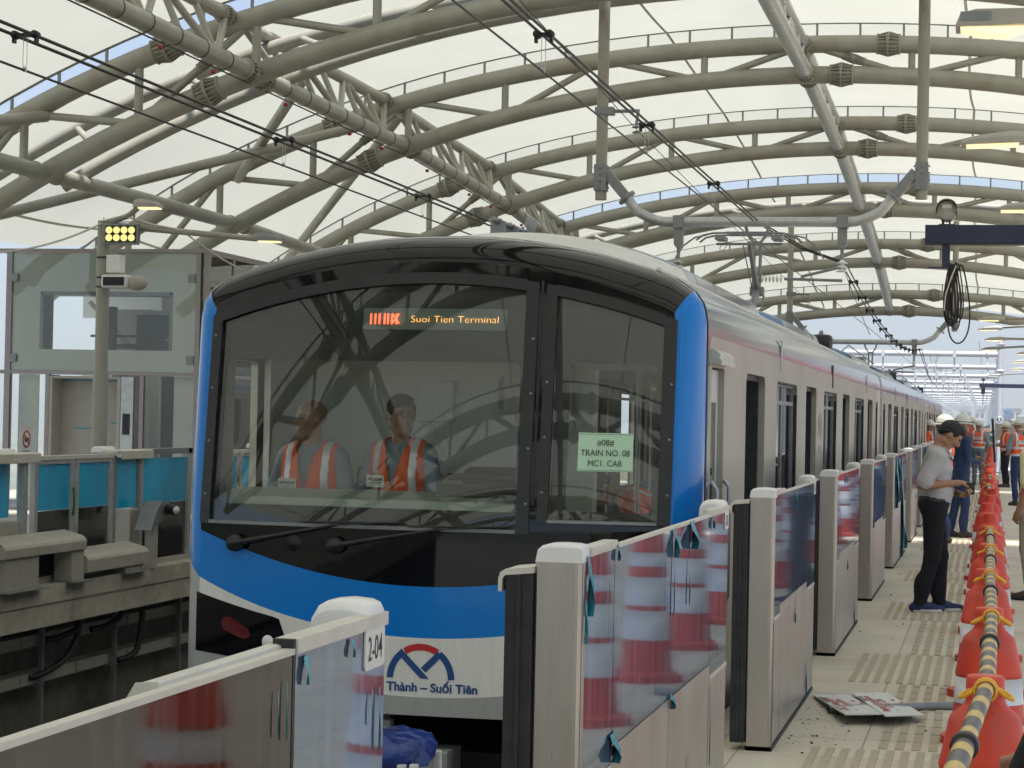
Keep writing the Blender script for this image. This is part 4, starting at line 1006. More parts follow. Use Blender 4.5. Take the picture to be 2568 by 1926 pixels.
        keep=(z>.90)&(np.abs(x)<.178)&~((y>.02)&(np.abs(x)<np.clip((z-1.16)*.24,.004,.06)))&~((np.abs(x)<.075)&(z>1.42))
        Fc=Fc[keep];x,y,z=x[keep],y[keep],z[keep]
        refl=((z>.99)&(z<1.04))|((np.abs(np.abs(x)-.115)<.019)&(z>1.12))|((z>1.13)&(z<1.175)&(y<0))
        labs=['r' if q else 'v' for q in refl]; u=np.unique(Fc); mp=-np.ones(len(P),int); mp[u]=np.arange(len(u))
        vo=to_obj('safety_vest',P[u],mp[Fc],labs,dict(v=vestcol,r='reflect'),T)
        so_=vo.modifiers.new('cloth','SOLIDIFY'); so_.thickness=.006
        if vest_text:
            side=vest_text; sg=1 if side=='front' else -1
            cy=.150 if sg>0 else -.163; cx=.095 if sg>0 else 0; cz=1.22 if sg>0 else 1.27; W_,Hh=(.055,.035) if sg>0 else (.11,.04)
            Rt=np.array(Rl); fn=lambda u,v,o=0: tuple(tt((cx+(u*-1 if sg>0 else u),cy+sg*o,cz+v)))
            p=MB(); 
            q=[fn(-W_,-Hh,0),fn(W_,-Hh,0),fn(W_,Hh,0),fn(-W_,Hh,0)]; q2=[fn(-W_,-Hh,-.02),fn(W_,-Hh,-.02),fn(W_,Hh,-.02),fn(-W_,Hh,-.02)]
            p.add(q+q2,[(0,1,2,3),(0,4,5,1),(1,5,6,2),(2,6,7,3),(3,7,4,0)]); pl=p.build('vest_patch','signw',vo,local=True)
            sc_=W_/.11
            text_mb('HITACHI',.046*sc_,lambda u,v:fn(u,v+.004*sc_,.002),.0015*sc_).build('patch_text','ink',pl,local=True)
            text_mb('Inspire the Next',.024*sc_,lambda u,v:fn(u,v-.026*sc_,.002),.0).build('patch_text','ink',pl,local=True)
    if hair and not hat:
        Hb=Body(); Hb.ell(th((0,-.022,1.640)),(.082,.094,.080),'h',.02,Rh); Hb.ell(th((0,.03,1.682)),(.062,.058,.036),'h',.03,Rh)
        Hb.ell(th((0,-.06,1.60)),(.066,.045,.055),'h',.02,Rh)
        for s in (-1,1): Hb.ell(th((s*.062,.012,1.632)),(.018,.035,.035),'h',.015,Rh)
        P,Fc=Hb.mesh(.006); rng=np.random.RandomState(3); ph=np.sin(P[:,0]*260+P[:,1]*90)*np.sin(P[:,1]*210+P[:,2]*150); cc=th((0,-.02,1.63)); dn=P-cc; dn/=np.linalg.norm(dn,axis=1)[:,None]
        P=P+dn*(ph*.0022)[:,None]; to_obj('hair',P,Fc,['h']*len(Fc),dict(h='hair'),T)
    if hat:
        m=MB(); prof=[(0,.118),(.03,.116),(.06,.104),(.085,.080),(.100,.045),(.106,.010),(.108,.0),(.128,-.012),(.126,-.018),(.104,-.006)]
        def put(p):
            x,y,z=p; y=y*1.16; 
            if z<.0 and y>0.05: y+=.030*(y/.14)
            return tuple(th((x,y-.005,z+1.628)))
        h_=MB(); h_.lathe(prof,n=28); m.add([put(p) for p in h_.v],h_.f,True)
        r_=MB(); r_.path([(0,.10*math.cos(a),.022+.103*math.sin(a)) for a in np.linspace(.35,2.8,9)],.006,6); m.add([put(p) for p in r_.v],r_.f,True)
        ho=m.build('helmet','helmet',T,local=True)
        s_=MB(); b_=MB(); b_.lathe([(.1085,.004),(.1105,.004),(.110,.014),(.1075,.014)],n=28); s_.add([put(p) for p in b_.v],b_.f,True); s_.build('helmet_band','greycl' if hat==1 else 'navycl',ho,local=True)
    if glasses:
        g=MB()
        for s in (-1,1): g.path([th((s*.034+.019*math.cos(a),.104,1.602+.014*math.sin(a))) for a in np.linspace(0,2*PI,12,endpoint=False)],.0018,5,closed=True); g.path([th((s*.053,.102,1.605)),th((s*.080,.0,1.605))],.0018,5)
        g.path([th((-.015,.106,1.603)),th((.015,.106,1.603))],.0018,5); g.build('glasses','black',T,local=True)
    T['_']=0; del T['_']
    return T,tt,th
# ---- man in grey shirt by the cones
p0=hit(2337,1535,2,0)
T,tt,th=person('man in grey short sleeved shirt and black trousers looking down at his hands',(p0.x,p0.y,0),R_(-84),H=1.70,lean=3,hp=42,hy=3,
  arms={1:((.215,-.115,1.115),(.055,.165,1.150)),-1:((-.23,-.03,1.11),(-.035,.20,1.05))},feet=((.085,-.07,0,-.05),(-.085,.09,0,-.15)),
  sleeve='half',out=dict(shirt='shirt',pants='trouser',shoe='shoeb',sole='shoew',skin='skin'),res=.0085,handcurl=1.15,hres=.005,hdir={1:((-.75,.6,.05),(-.2,-.2,-1)),-1:((.7,.65,.1),(-.1,-.6,1))},belly=.018)
T.scale=(1.05,1.13,1.0)
m=MB(); m.lathe([(.1,-.018),(.104,-.018),(.104,.018),(.1,.018)],n=30); b=MB(); b.add([tuple(tt((p[0]*1.56,p[1]*1.17,p[2]+.985))) for p in m.v],m.f,True); b.build('belt','leather',T,local=True)
m=MB(); q=tt((0,.128,.985)); m.box(q[0]-.022,q[0]+.022,q[1]-.006,q[1]+.004,q[2]-.017,q[2]+.017); m.build('belt_buckle','galv',T,local=True)
m=MB(); m.path([tuple(tt((.07,.06,1.43))),tuple(tt((.05,.125,1.33))),tuple(tt((.02,.15,1.18))),tuple(tt((.0,.16,1.10)))],.003,5); m.path([tuple(tt((-.07,.06,1.43))),tuple(tt((-.04,.125,1.33))),tuple(tt((-.01,.15,1.18))),tuple(tt((.0,.16,1.10)))],.003,5); q=tt((0,.165,1.06)); m.box(q[0]-.028,q[0]+.028,q[1]-.004,q[1]+.004,q[2]-.04,q[2]+.035); m.build('lanyard_badge','ink',T,local=True)
m=MB()
for s in (-1,1): m.add([tuple(tt(p)) for p in ((s*.01,.115,1.34),(s*.075,.085,1.37),(s*.085,.02,1.435),(s*.055,.045,1.455),(s*.02,.10,1.40))],[(0,1,2,3,4)])
c=m.build('shirt_collar','shirt',T,local=True); s_=c.modifiers.new('cloth','SOLIDIFY'); s_.thickness=.006
m=MB(); q=th((.0,.0,0)); w=tt((.02,.27,1.06)); m.box(w[0]-.01,w[0]+.025,w[1]-.03,w[1]+.03,w[2]-.004,w[2]+.10); m.build('phone','black',T,local=True)
# ---- workers
def wk(px,py,D,label,rz,**k):
    q=at(px,py,D); return person(label,(q.x,q.y,0),R_(rz),**k)
nav=dict(shirt='navycl',pants='navycl',shoe='boot',sole='black')
p=hit(2408,1348,2,0); person('worker in a navy coverall and white helmet standing behind the man in the grey shirt',(p.x-.02,p.y,0),R_(-60),H=1.76,out=nav,hat=2,hy=-10,lean=3,arms={1:((.25,-.02,1.12),(.12,.22,1.08)),-1:((-.25,.0,1.12),(-.1,.26,1.15))},feet=((.09,.05),(-.09,-.06)))
q=at(2368,1100,29.3); person('worker in orange vest, helmet showing just left of the man in grey shirt',(q.x,q.y,0),R_(80),H=1.74,out=dict(shirt='greycl',pants='navycl'),vest=True,hat=1)
p=hit(2452,1216,2,0); person('worker in orange vest and grey jeans seen from behind, left of the cones',(p.x,p.y,0),R_(-12),H=1.74,out=dict(shirt='greycl',pants='jean'),vest=True,hat=1,vest_text='back',hy=25,arms={1:((.27,-.04,1.13),(.18,.14,.98)),-1:((-.25,.0,1.12),(-.12,.24,1.18))},feet=((.10,.0),(-.10,.02)))
p=hit(2436,1211,2,0); person('tall worker in orange vest and dark trousers facing the one in grey jeans',(p.x-.02,p.y+.5,0),R_(165),H=1.84,out=dict(shirt='orange',pants='navycl'),vest=True,hat=1,arms={1:((.25,.0,1.12),(.22,.2,1.02)),-1:((-.25,.02,1.12),(-.2,.25,1.2))})
p=hit(2553,1268,2,0); person('worker right of the cones raising one hand to the helmet, orange vest',(p.x,p.y,0),R_(35),H=1.76,out=dict(shirt='greycl',pants='navycl'),vest=True,hat=1,vest_text='back',hp=8,arms={1:((.32,.12,1.30),(.14,.18,1.56)),-1:((-.24,.02,1.12),(-.1,.22,1.05))},sleeve='half')
p=hit(2520,1222,2,0); person('worker in orange vest with folded arms, furthest of those right of the cones',(p.x,p.y,0),R_(110),H=1.72,out=dict(shirt='orange',pants='trouser'),vest=True,hat=1,arms={1:((.24,.02,1.10),(-.08,.22,1.14)),-1:((-.24,.02,1.10),(.08,.20,1.10))},sleeve='half')
q=hit(2588,1505,2,0); T,tt,th=person('worker in pale yellow shirt and beige trousers at the right edge of the view',(q.x,q.y,0),R_(60),H=1.70,out=dict(shirt='paleyel',pants='khaki',shoe='boot'),hat=1,sleeve='half',res=.010,arms={1:((.22,-.05,1.09),(.21,.06,.87)),-1:((-.22,-.05,1.09),(-.19,.05,.86))})
Vb=Body()
for c,r in (((0,.0,1.0),(.172,.132,.10)),((0,-.005,.90),(.176,.134,.10))): Vb.ell(tt(c),r,'v',.05)
P,Fc=Vb.mesh(.012); C=P[Fc].mean(1); z=C[:,2]; labs=['y' if (a<.875) else 'v' for a in z]; to_obj('tied_vest',P,Fc,labs,dict(v='orange',y='yellow'),T)
q=at(3050,1900,3.3); person('person in a black T-shirt whose elbow enters the lower right corner',(q.x,q.y,0),R_(10),H=1.66,out=dict(shirt='trouser',pants='trouser'),sleeve='half',res=.009,arms={1:((.24,-.03,1.08),(.2,.15,.95)),-1:((-.285,-.03,1.09),(-.24,.20,1.12))})
# ---- people in the train
q=at(788,1045,12.55); person('bald smiling man in orange vest sitting in the train cab, left of the two behind the windshield',(q.x,q.y+.0,-.06-.0),R_(180-8),H=1.74,sit=True,lean=3,hy=38,out=dict(shirt='greycl',pants='navycl',skin='skin',brow='skin'),hair=False,vest=True,vest_text='front',res=.010,feet=((.12,.5),(-.12,.5)),knees=((.13,.45,.50),(-.13,.45,.50)),arms={1:((.25,.05,1.10),(.2,.28,1.05)),-1:((-.25,.05,1.10),(-.2,.28,1.05))}) if False else None
def cabman(px,py,D,label,hy,rz,**k):
    q=at(px,py,D); H=1.76; T,_,_=person(label,(q.x,q.y,0),R_(rz),H=H,lean=2,hy=hy,hp=4,out=dict(shirt='greycl',pants='navycl',**k.pop('o',{})),vest=True,vest_text='front',res=.010,arms={1:((.25,.05,1.10),(.18,.30,1.02)),-1:((-.25,.05,1.10),(-.18,.30,1.02))},**k)
    # lower the standing figure so that the head meets the sight line; the desk hides the legs
    T.location.z=q.z-1.60*H/1.70; return T
cabman(788,1048,12.75,'bald smiling man in orange vest in the train cab, left one of two',-35,176,hair=False,o=dict(skin='skin'),sit=True,feet=((.12,.35),(-.12,.35)),knees=((.13,.42,.52),(-.13,.42,.52))).location.z+=.34*1.035
cabman(1010,1040,12.75,'dark haired man with glasses and orange vest in the train cab, right one',38,172,glasses=True,sit=True,feet=((.12,.35),(-.12,.35)),knees=((.13,.42,.52),(-.13,.42,.52))).location.z+=.34*1.035
person('worker in orange vest bending down inside the first doorway of the train',(SX-.45,14.0,0),R_(100),H=1.62,out=dict(shirt='orange',pants='navycl'),vest=True,hair=True,hp=10,lean=62,arms={1:((.22,.12,1.10),(.1,.3,1.0)),-1:((-.22,.12,1.10),(-.1,.3,1.0))})
person('worker in orange and yellow vest seen through the first long train window',(SX-.6,16.8,0),R_(-20),H=1.68,out=dict(shirt='orange',pants='navycl'),vest=True,hat=1)
person('helmeted worker leaning out of a doorway of the third car',(SX+.02,54.7,0),R_(-90),H=1.72,out=dict(shirt='orange',pants='navycl'),vest=True,hat=1,lean=4)
# ================================================================ platform screen gates, near side
PX=-1.035; ORD=['nearest','second','third','fourth','fifth','sixth','seventh','eighth','ninth','tenth','eleventh','twelfth','thirteenth','fourteenth','fifteenth']
units=[(-3.4,3.61),(5.47,8.66),(10.6,13.14),(15.07,17.72),(19.86,22.35),(24.4,27.85),(29.95,32.4),(34.5,37.0),(39.1,41.7),(43.8,47.4),(49.6,52.1),(54.1,56.6),(58.8,61.2),(63.4,66.2)]
def dome(mb,x0,x1,y0,y1,z,h=.045):
    # lamp cover: rounded towards the track, squarer towards the platform
    w=x1-x0; loop=[(x1,z),(x1,z+h*.80),(x1-.04*w,z+h*.91),(x1-.16*w,z+h*.97),(x1-.45*w,z+h),(x1-.72*w,z+h*.965),(x1-.87*w,z+h*.86),(x1-.96*w,z+h*.66),(x0,z)]
    ys=[y0,y0+.004,y0+.014,y1-.014,y1-.004,y1]; sc=[.8,.93,1,1,.93,.8]
    mb.grid(lambda i,j:(loop[int(i)][0],ys[int(j)],z+(loop[int(i)][1]-z)*sc[int(j)]),range(9),range(6))
    for y,k in ((y0,.8),(y1,.8)): mb.add([(a,y,z+(b-z)*k) for a,b in loop],[tuple(range(9))])
HU=1.275
extra={0:'2-04',1:'2-05',2:'2-06',3:'2-07',4:'2-08',5:'2-09'}
def gate(i,y0,y1):
    lab={0:'nearest platform screen gate, with dark glass and the white plate 2-04',1:'stainless platform screen gate with large mirror-like glass, in front of the cab corner',2:'platform screen gate just behind the first large mirror-like one, third from the camera'}.get(i,ORD[i]+' platform screen gate of the row from the camera, along the train' if i!=5 else 'sixth platform screen gate from the camera, with torn blue film hanging on it')
    t=thing('platform_screen_gate',lab,'screen gate',(PX-.07,y0,0),'platform screen gates along the train')
    far=i>6
    if i>0:
        m=MB(); m.add([(PX,y0+.012,.03),(PX,y0+.012,HU),(PX-.012,y0,HU),(PX-.012,y0,.03)],[(0,1,2,3)]); 
        loop=[(PX,y0+.02),(PX-.004,y0+.008),(PX-.012,y0+.002),(PX-.022,y0),(PX-.122,y0),(PX-.128,y0+.006),(PX-.128,y0+.05),(PX,y0+.05)]
        m=MB(); m.prism(loop[::-1],.02,HU-.01,lambda u,v,w:(u,v,w)); m.build('end_post','steelbr',t)
        m=MB(); m.box(PX-.128,PX-.0,y0+.0,y0+.055,.0,.02); m.build('foot_plate','galvdark',t)
        m=MB(); m.box(PX-.205,PX-.130,y0-.015,y0+.0,.04,1.235); m.box(PX-.175,PX-.160,y0-.022,y0-.012,.04,1.23); m.box(PX-.205,PX-.130,y0,y0+.14,.04,1.235); dl=m.build('door_leaf','rubber',t,bevel=.003)
        m=MB(); 
        cl=[(PX-.128,1.252),(PX-.205,1.244),(PX-.218,1.236),(PX-.223,1.220),(PX-.223,1.185),(PX-.213,1.185),(PX-.213,1.218),(PX-.205,1.228),(PX-.128,1.236)]
        m.prism(cl,y0-.02,y0+.15,lambda u,v,w:(u,w,v)); m.build('leaf_cover','ptop',dl)
        m=MB(); dome(m,PX-.128,PX,y0,y0+.10,HU-.010,.050); d=m.build('signal_dome','dome',t)
        m=MB()
        for x in (PX-.112,PX-.03): m.sphere((x,y0+.03,HU+.018),.012,8,6)
        m.split('amber_lamp','amber',d)
    # shell behind the panels
    ys=y0+.05 if i else y0
    m=MB(); m.box(PX-.036,PX-.012,ys,y1-.004,.02,HU-.012); m.build('gate_frame','greyp',t)
    L=y1-y0
    if i==0: segs=[(y0,3.10,'dark'),(3.108,y1,'sign')]
    elif i==1: segs=[(5.482,5.966,'s'),(5.97,7.078,'b'),(7.082,8.126,'b'),(8.13,y1,'s')]
    else: segs=[(y0+.022,y0+.36,'s'),(y0+.364,y1-.56,'b'),(y1-.556,y1,'s')]
    for a,b,k in segs:
        if k=='dark':
            m=MB(); m.box(PX-.012,PX-.001,a,b,.03,HU); m.build('glass_panel','psddark',t); continue
        zg=.71 if k in 'b' else .665
        m=MB(); m.box(PX-.012,PX-.001,a,b-.004,zg,HU-.0); m.build('glass_panel','psdglass',t)
        m=MB(); m.box(PX-.012,PX,a,b-.004,.03,zg-.004 if k=='b' else zg-.018); m.build('steel_panel','steelflat',t)
        if k!='b' and not far: m=MB(); m.box(PX-.012,PX+.003,a,b-.004,zg-.018,zg-.002); m.build('panel_trim','ptop',t)
    m=MB()
    if i==0: m.box(PX-.016,PX+.002,y0,3.10,HU+.001,HU+.010); m.box(PX-.034,PX+.004,3.108,y1,HU+.001,HU+.024)
    else: m.box(PX-.020,PX+.002,y0+.102,y1,HU+.001,HU+.010); m.box(PX-.036,PX+.006,y0+.102,y0+.50,HU+.0105,HU+.026); m.box(PX-.036,PX+.006,y1-.53,y1-.0,HU+.0105,HU+.026)
    m.build('top_rail','ptop',t)
    m=MB(); dome(m,PX-.112,PX-.002,y1-.10,y1-.004,HU-.04,.090); m.build('signal_dome','dome',t)
    m=MB(); m.box(PX-.108,PX-.038,y1-.098,y1-.006,.0,HU-.041); m.build('rear_post','steelbr',t)
    if i==0:
        m=MB(); m.prism([(PX-.018,1.292),(PX-.05,1.290),(PX-.062,1.270),(PX-.062,1.1),(PX-.018,1.1)],2.60,3.10,lambda u,v,w:(u,w,v)); m.build('leaf_cover','ptop',t,bevel=.01)
        m=MB(); m.box(PX-.034,PX-.0,3.098,3.110,.03,HU+.024); m.build('panel_joint','rubber',t)
    if i in extra:
        c=(y1-.077); W_=.059; Hh=.036; z=1.243
        m=MB(); m.prism(rrect(c-W_,c+W_,z-Hh,z+Hh,.010),.0,.003,lambda u,v,w:(PX+w,u,v)); p=m.build('number_plate','signw',t)
        text_mb(extra[i],.060,lambda u,v:(PX+.0038,c+u,z-.0205+v),.0002,'CENTER',.80).build('plate_number','ink',p)
    # left-over scraps of protective film
    if i in (0,1,2,3,5,6):
        rnd=random.Random(i*5+1); m=MB()
        def scrap(y,z,w,h,c=.02):
            P=[]; n=4
            for a in range(n+1):
                for b in range(n+1):
                    u,v=a/n-.5,b/n; ww=w*.7*(1-.8*v)
                    P.append((PX+.004+c*math.sin(v*2.2)*(.4+.6*math.cos(u*5+v*3)),y+u*ww,z-h*v))
            m.add(P,[(a*(n+1)+b,(a+1)*(n+1)+b,(a+1)*(n+1)+b+1,a*(n+1)+b+1) for a in range(n) for b in range(n)],True)
        if i==0: scrap(3.155,1.268,.05,.045,.006); scrap(3.52,1.17,.008,.06,.003); scrap(3.565,1.17,.012,.11,.004); scrap(3.02,1.23,.005,.07,.002); scrap(3.06,1.24,.004,.09,.002); scrap(3.40,1.27,.03,.03,.006)
        elif i==1: scrap(7.55,1.285,.17,.10,.03); scrap(7.12,1.28,.06,.10,.02); scrap(7.12,1.2,.015,.22,.004); scrap(7.5,1.15,.012,.16,.004); scrap(5.54,1.28,.06,.16,.02); scrap(5.50,1.17,.02,.12,.01); scrap(8.14,1.28,.03,.05,.01); scrap(5.97,.75,.16,.085,.03); scrap(7.1,.72,.07,.05,.02); scrap(5.99,1.29,.04,.05,.01); scrap(8.15,.62,.02,.3,.004); scrap(7.55,.45,.015,.25,.003)
        elif i==5: scrap(y0+.5,1.27,.28,.6,.03); scrap(y0+2.0,1.27,.3,1.25,.04); scrap(y0+.9,1.27,.12,.3,.04); scrap(y1-.2,.35,.12,.3,.04)
        else:
            for k in range(2): scrap(y0+.05+(L-.1)*rnd.random(),[1.27,.62][k],.02+.03*rnd.random(),.05+.06*rnd.random(),.01)
            scrap(y1-.53,.22,.05,.2,.01)
        m.split('film_scrap','teal',t)
    m=MB(); m.box(PX-.13,PX+.004,y0,y1,.0,.022); m.build('base_strip','rubber',t)
for i,(a,b) in enumerate(units): gate(i,a,b)
# ================================================================ traffic cones and bars
def cone_proto():
    t=thing('traffic_cone','','traffic cone'); ZK=1.03
    m=MB(); prof=[(.172,.03),(.170,.06),(.150,.24),(.151,.245),(.134,.44),(.136,.447),(.130,.46),(.118,.64),(.121,.645),(.119,.66),(.113,.71),(.108,.785),(.111,.79),(.110,.80),(.100,.84),(.089,.895),(.084,.91),(.055,.935),(.049,.945),(.047,.985),(.047,1.0),(.043,1.006),(.0,1.007)]
    m.lathe([(r,z*ZK) for r,z in prof],n=32); m.build('cone_body','red',t,local=True)
    for pr in ([(.1150,.70),(.1095,.782),(.1105,.783),(.116,.699)],[(.1365,.462),(.120,.632),(.1215,.633),(.138,.461)],[(.1515,.255),(.1365,.43),(.138,.431),(.153,.254)]):
        m=MB(); m.lathe([(r,z*ZK) for r,z in pr],n=32); m.build('reflective_band','reflect',t,local=True)
    m=MB(); loop=[]
    for k in range(48):
        a=2*PI*k/48; r=.205+.035*abs(math.cos(2*a))**.6-.012*(abs(math.cos(2*a))>.2)*(abs(math.cos(2*a))<.6); loop.append((r*math.cos(a),r*math.sin(a)))
    m.prism(loop,.0,.045,lambda u,v,w:(u,v,w)); m.lathe([(.20,.045),(.19,.06),(.172,.066)],n=32); m.build('cone_base','red',t,local=True,bevel=.008)
    return t
cp=cone_proto(); cp['group']='row of red traffic cones along the platform'
def cname(k):
    o=['first','second','third','fourth','fifth','sixth','seventh','eighth','ninth','tenth']
    if k<10: return o[k]
    n=k+1; return str(n)+('th' if 10<n%100<14 else {1:'st',2:'nd',3:'rd'}.get(n%10,'th'))
cones=[]
for k in range(0,33):
    y=1.38+1.975*k; x=[-.16,-.09,.005,.02,.015,.02][k] if k<6 else .015+.012*math.sin(k*2.1)
    if k>18: x+=.012*(k-18)*.35
    lab='red traffic cone with silver bands, '+(cname(k-2)+' of the row counted from the camera' if k>=2 else ('below the frame, seen only mirrored in the gates' if k==1 else 'beside the camera, nearest of all'))
    c=cp if k==0 else copy_tree(cp); c['label']=lab; c.location=(x,y,0); c.rotation_euler=(random.uniform(-.012,.012),random.uniform(-.012,.012),.3*k); cones.append((x,y))
def bar(a,b,label,n=14):
    a=Vector(a);b=Vector(b); t=thing('barrier_bar',label,'barrier bar',a,'striped bars linking the cones'); d=b-a; L=d.length
    y_=MB(); s0=0; i=0; w=.135
    while s0<L:
        s1=min(L,s0+(w*.62 if i%2==0 else w)); y_.cur=i%2; y_.tube(a+d*(s0/L),a+d*(s1/L),.0225 if s0<L*.55 else .0200,n=18,caps=False); s0=s1; i+=1
    y_.build('striped_tube',['ybar','kbar'],t)
    m=MB(); c=a+d*.55; m.lathe([(.022,-.02),(.029,-.018),(.030,.018),(.021,.022)],c=c,axis=d,n=20); m.build('sleeve_joint','black',t)
    for e,s in ((a,1),(b,-1)):
        m=MB(); p=e; m.lathe([(.024,-.012),(.030,-.010),(.030,.012),(.024,.014)],c=p+d.normalized()*s*.03,axis=d,n=20)
        for q in (-1,1): m.path([p+Vector((q*(.024+.020*(1-math.cos(th_))),.034*math.sin(th_)*1.0+.0,-.012+.012*math.cos(th_))) for th_ in np.linspace(0,2*PI,14,endpoint=False)],.0050,8,closed=True)
        m.build('ring_clip','yellow',t)
for k in range(1,6):
    (xa,ya),(xb,yb)=cones[k],cones[k+1]; bar((xa,ya+.05,1.0 if k>1 else .97),(xb,yb-.06,1.012),'yellow and black striped bar linking the '+(cname(k-2)+' and '+cname(k-1)+' cones' if k>=2 else 'first cone to one below the frame'))
for k in (10,12,16):
    (xa,ya),(xb,yb)=cones[k],cones[k+1]; bar((xa,ya+.05,1.0),(xb,yb-.06,1.012),'yellow and black striped bar far down the row, linking the '+cname(k-2)+' and '+cname(k-1)+' cones')
m=MB(); a=hit(2495,1160,1,36.2); b=hit(2489,1050,1,36.2); m.path([a,b],[.018,.021],10); m.lathe([(.0185,-.02),(.024,-.02),(.024,.02),(.0185,.02)],c=a.lerp(b,.72),axis=b-a,n=12); o=m.build('baton','black',loc=a); tag(o,'black wrapped pole standing upright on the cones in front of the far gantries','pole')
# ================================================================ things on the floor
def board(name,c,lab,lines,rot=0):
    t=thing(name,lab,'sign board',c[0])
    A,Bq,Cq,Dq=[Vector(p) for p in c]     # near-left, near-right, far-right, far-left
    nrm=(Bq-A).cross(Dq-A).normalized()
    f=lambda u,v,w=0:(A+(Bq-A)*u+(Dq-A)*v+nrm*w)
    m=MB(); m.add([f(0,0,.005),f(1,0,.005),f(1,1,.005),f(0,1,.005),f(0,0,-.002),f(1,0,-.002),f(1,1,-.002),f(0,1,-.002)],[(0,1,2,3),(7,6,5,4),(0,4,5,1),(1,5,6,2),(2,6,7,3),(3,7,4,0)]); p=m.build('panel','signw',t)
    for tx,u,v,s,mt in lines: 
        text_mb(tx,s,lambda a,b:f(u-b/.24,v-a*-1/.86*-1*-1,.0065),.0012).build('sign_text',mt,p)
    m=MB()
    for (u,v) in ((.80,.62),(.92,.50)): m.add([f(u-.05,v-.02,.007),f(u+.05,v-.02,.007),f(u+.05,v+.03,.007),f(u-.05,v+.03,.007)],[(0,1,2,3)])
    m.build('sign_mark','signr',p)
    m=MB()
    for v in (.2,.9): m.lathe([(0,.001),(.006,.001),(.006,0)],c=f(.5,v,.006),n=8)
    m.build('sign_hole','ink',p)
hz=lambda px,py,z:tuple(hit(px,py,2,z))
board('sign_board',[hz(2119,1793,.058),hz(2215,1792,.060),hz(2129,1744,.012),hz(2038,1744,.010)],'white board with red lettering on the floor, left one, propped on a pipe',[('OCS mang điện',.30,.5,.085,'signr'),('nguy hiểm',.55,.55,.075,'signr'),('tuyến metro',.12,.72,.045,'ink')])
board('sign_board',[hz(2220,1797,.066),hz(2316,1794,.040),hz(2235,1742,.010),hz(2136,1740,.022)],'white board with red lettering on the floor, right one, overlapping the other',[('Beyond is prohibited',.30,.5,.070,'signr'),('OCS ON',.56,.5,.085,'signr'),('metro line',.10,.72,.045,'ink')])
m=MB(); a=hit(2078,1779,2,.024); b=hit(2400,1769,2,.024); m.path([a,b],.0235,20,caps=False); m.path([a+Vector((.0008,0,0)),b],.019,16,caps=False); o=m.build('pipe','galvdark',loc=a); tag(o,'grey plastic pipe on the floor under the white sign boards','pipe')
rnd=random.Random(4); m=MB()
for k in range(170):
    if k<60: x,y=-1.0+rnd.random()*.3,10.8+rnd.random()*1.6
    else: x,y=-1.0+rnd.random()*1.0,9.5+rnd.random()*18
    s=.003+.006*rnd.random()**2; m.sphere((x,y,s*.4),s,6,4,(1,1.3,.5))
o=m.build('debris','boot',loc=(-.6,12,0)); tag(o,'dark crumbs and chips scattered on the dusty platform floor','debris',kind='stuff')
# ================================================================ tarpaulin-covered stand below the train nose
c=at(1020,1868,9.4); t=thing('covered_stand','blue tarpaulin bundle on white legs below the nose of the train','covered stand',(c.x,c.y,-1.7))
rs=np.random.RandomState(2)
def tf(u,v):
    a=u*2*PI; r=.26*(1-.12*math.cos(2*a)); k=[0,.55,.92,1.0,1.02,.98][int(v)]; z=[.055,.050,.030,-.01,-.055,-.075][int(v)]
    n_=.012*math.sin(5*a+v*2)+.008*math.sin(11*a+v)
    return (c.x-.13+(r+n_)*k*math.cos(a)*1.05,c.y+(r+n_)*k*math.sin(a),c.z+.0+z+n_*.8*(v<5))
m=MB(); m.grid(tf,[i/48 for i in range(49)],range(6),True); m.build('tarpaulin','tarp',t)
m=MB()
for x,y in ((.09,-.2),(.04,-.22),(-.25,-.2),(.09,.2),(-.3,.2)): m.box(c.x+x-.018,c.x+x+.018,c.y+y-.018,c.y+y+.018,-1.7,c.z-.05)
m.box(c.x-.35,c.x+.10,c.y-.22,c.y-.19,c.z-.12,c.z-.07); m.split('stand_leg','dome',t,bevel=.004)
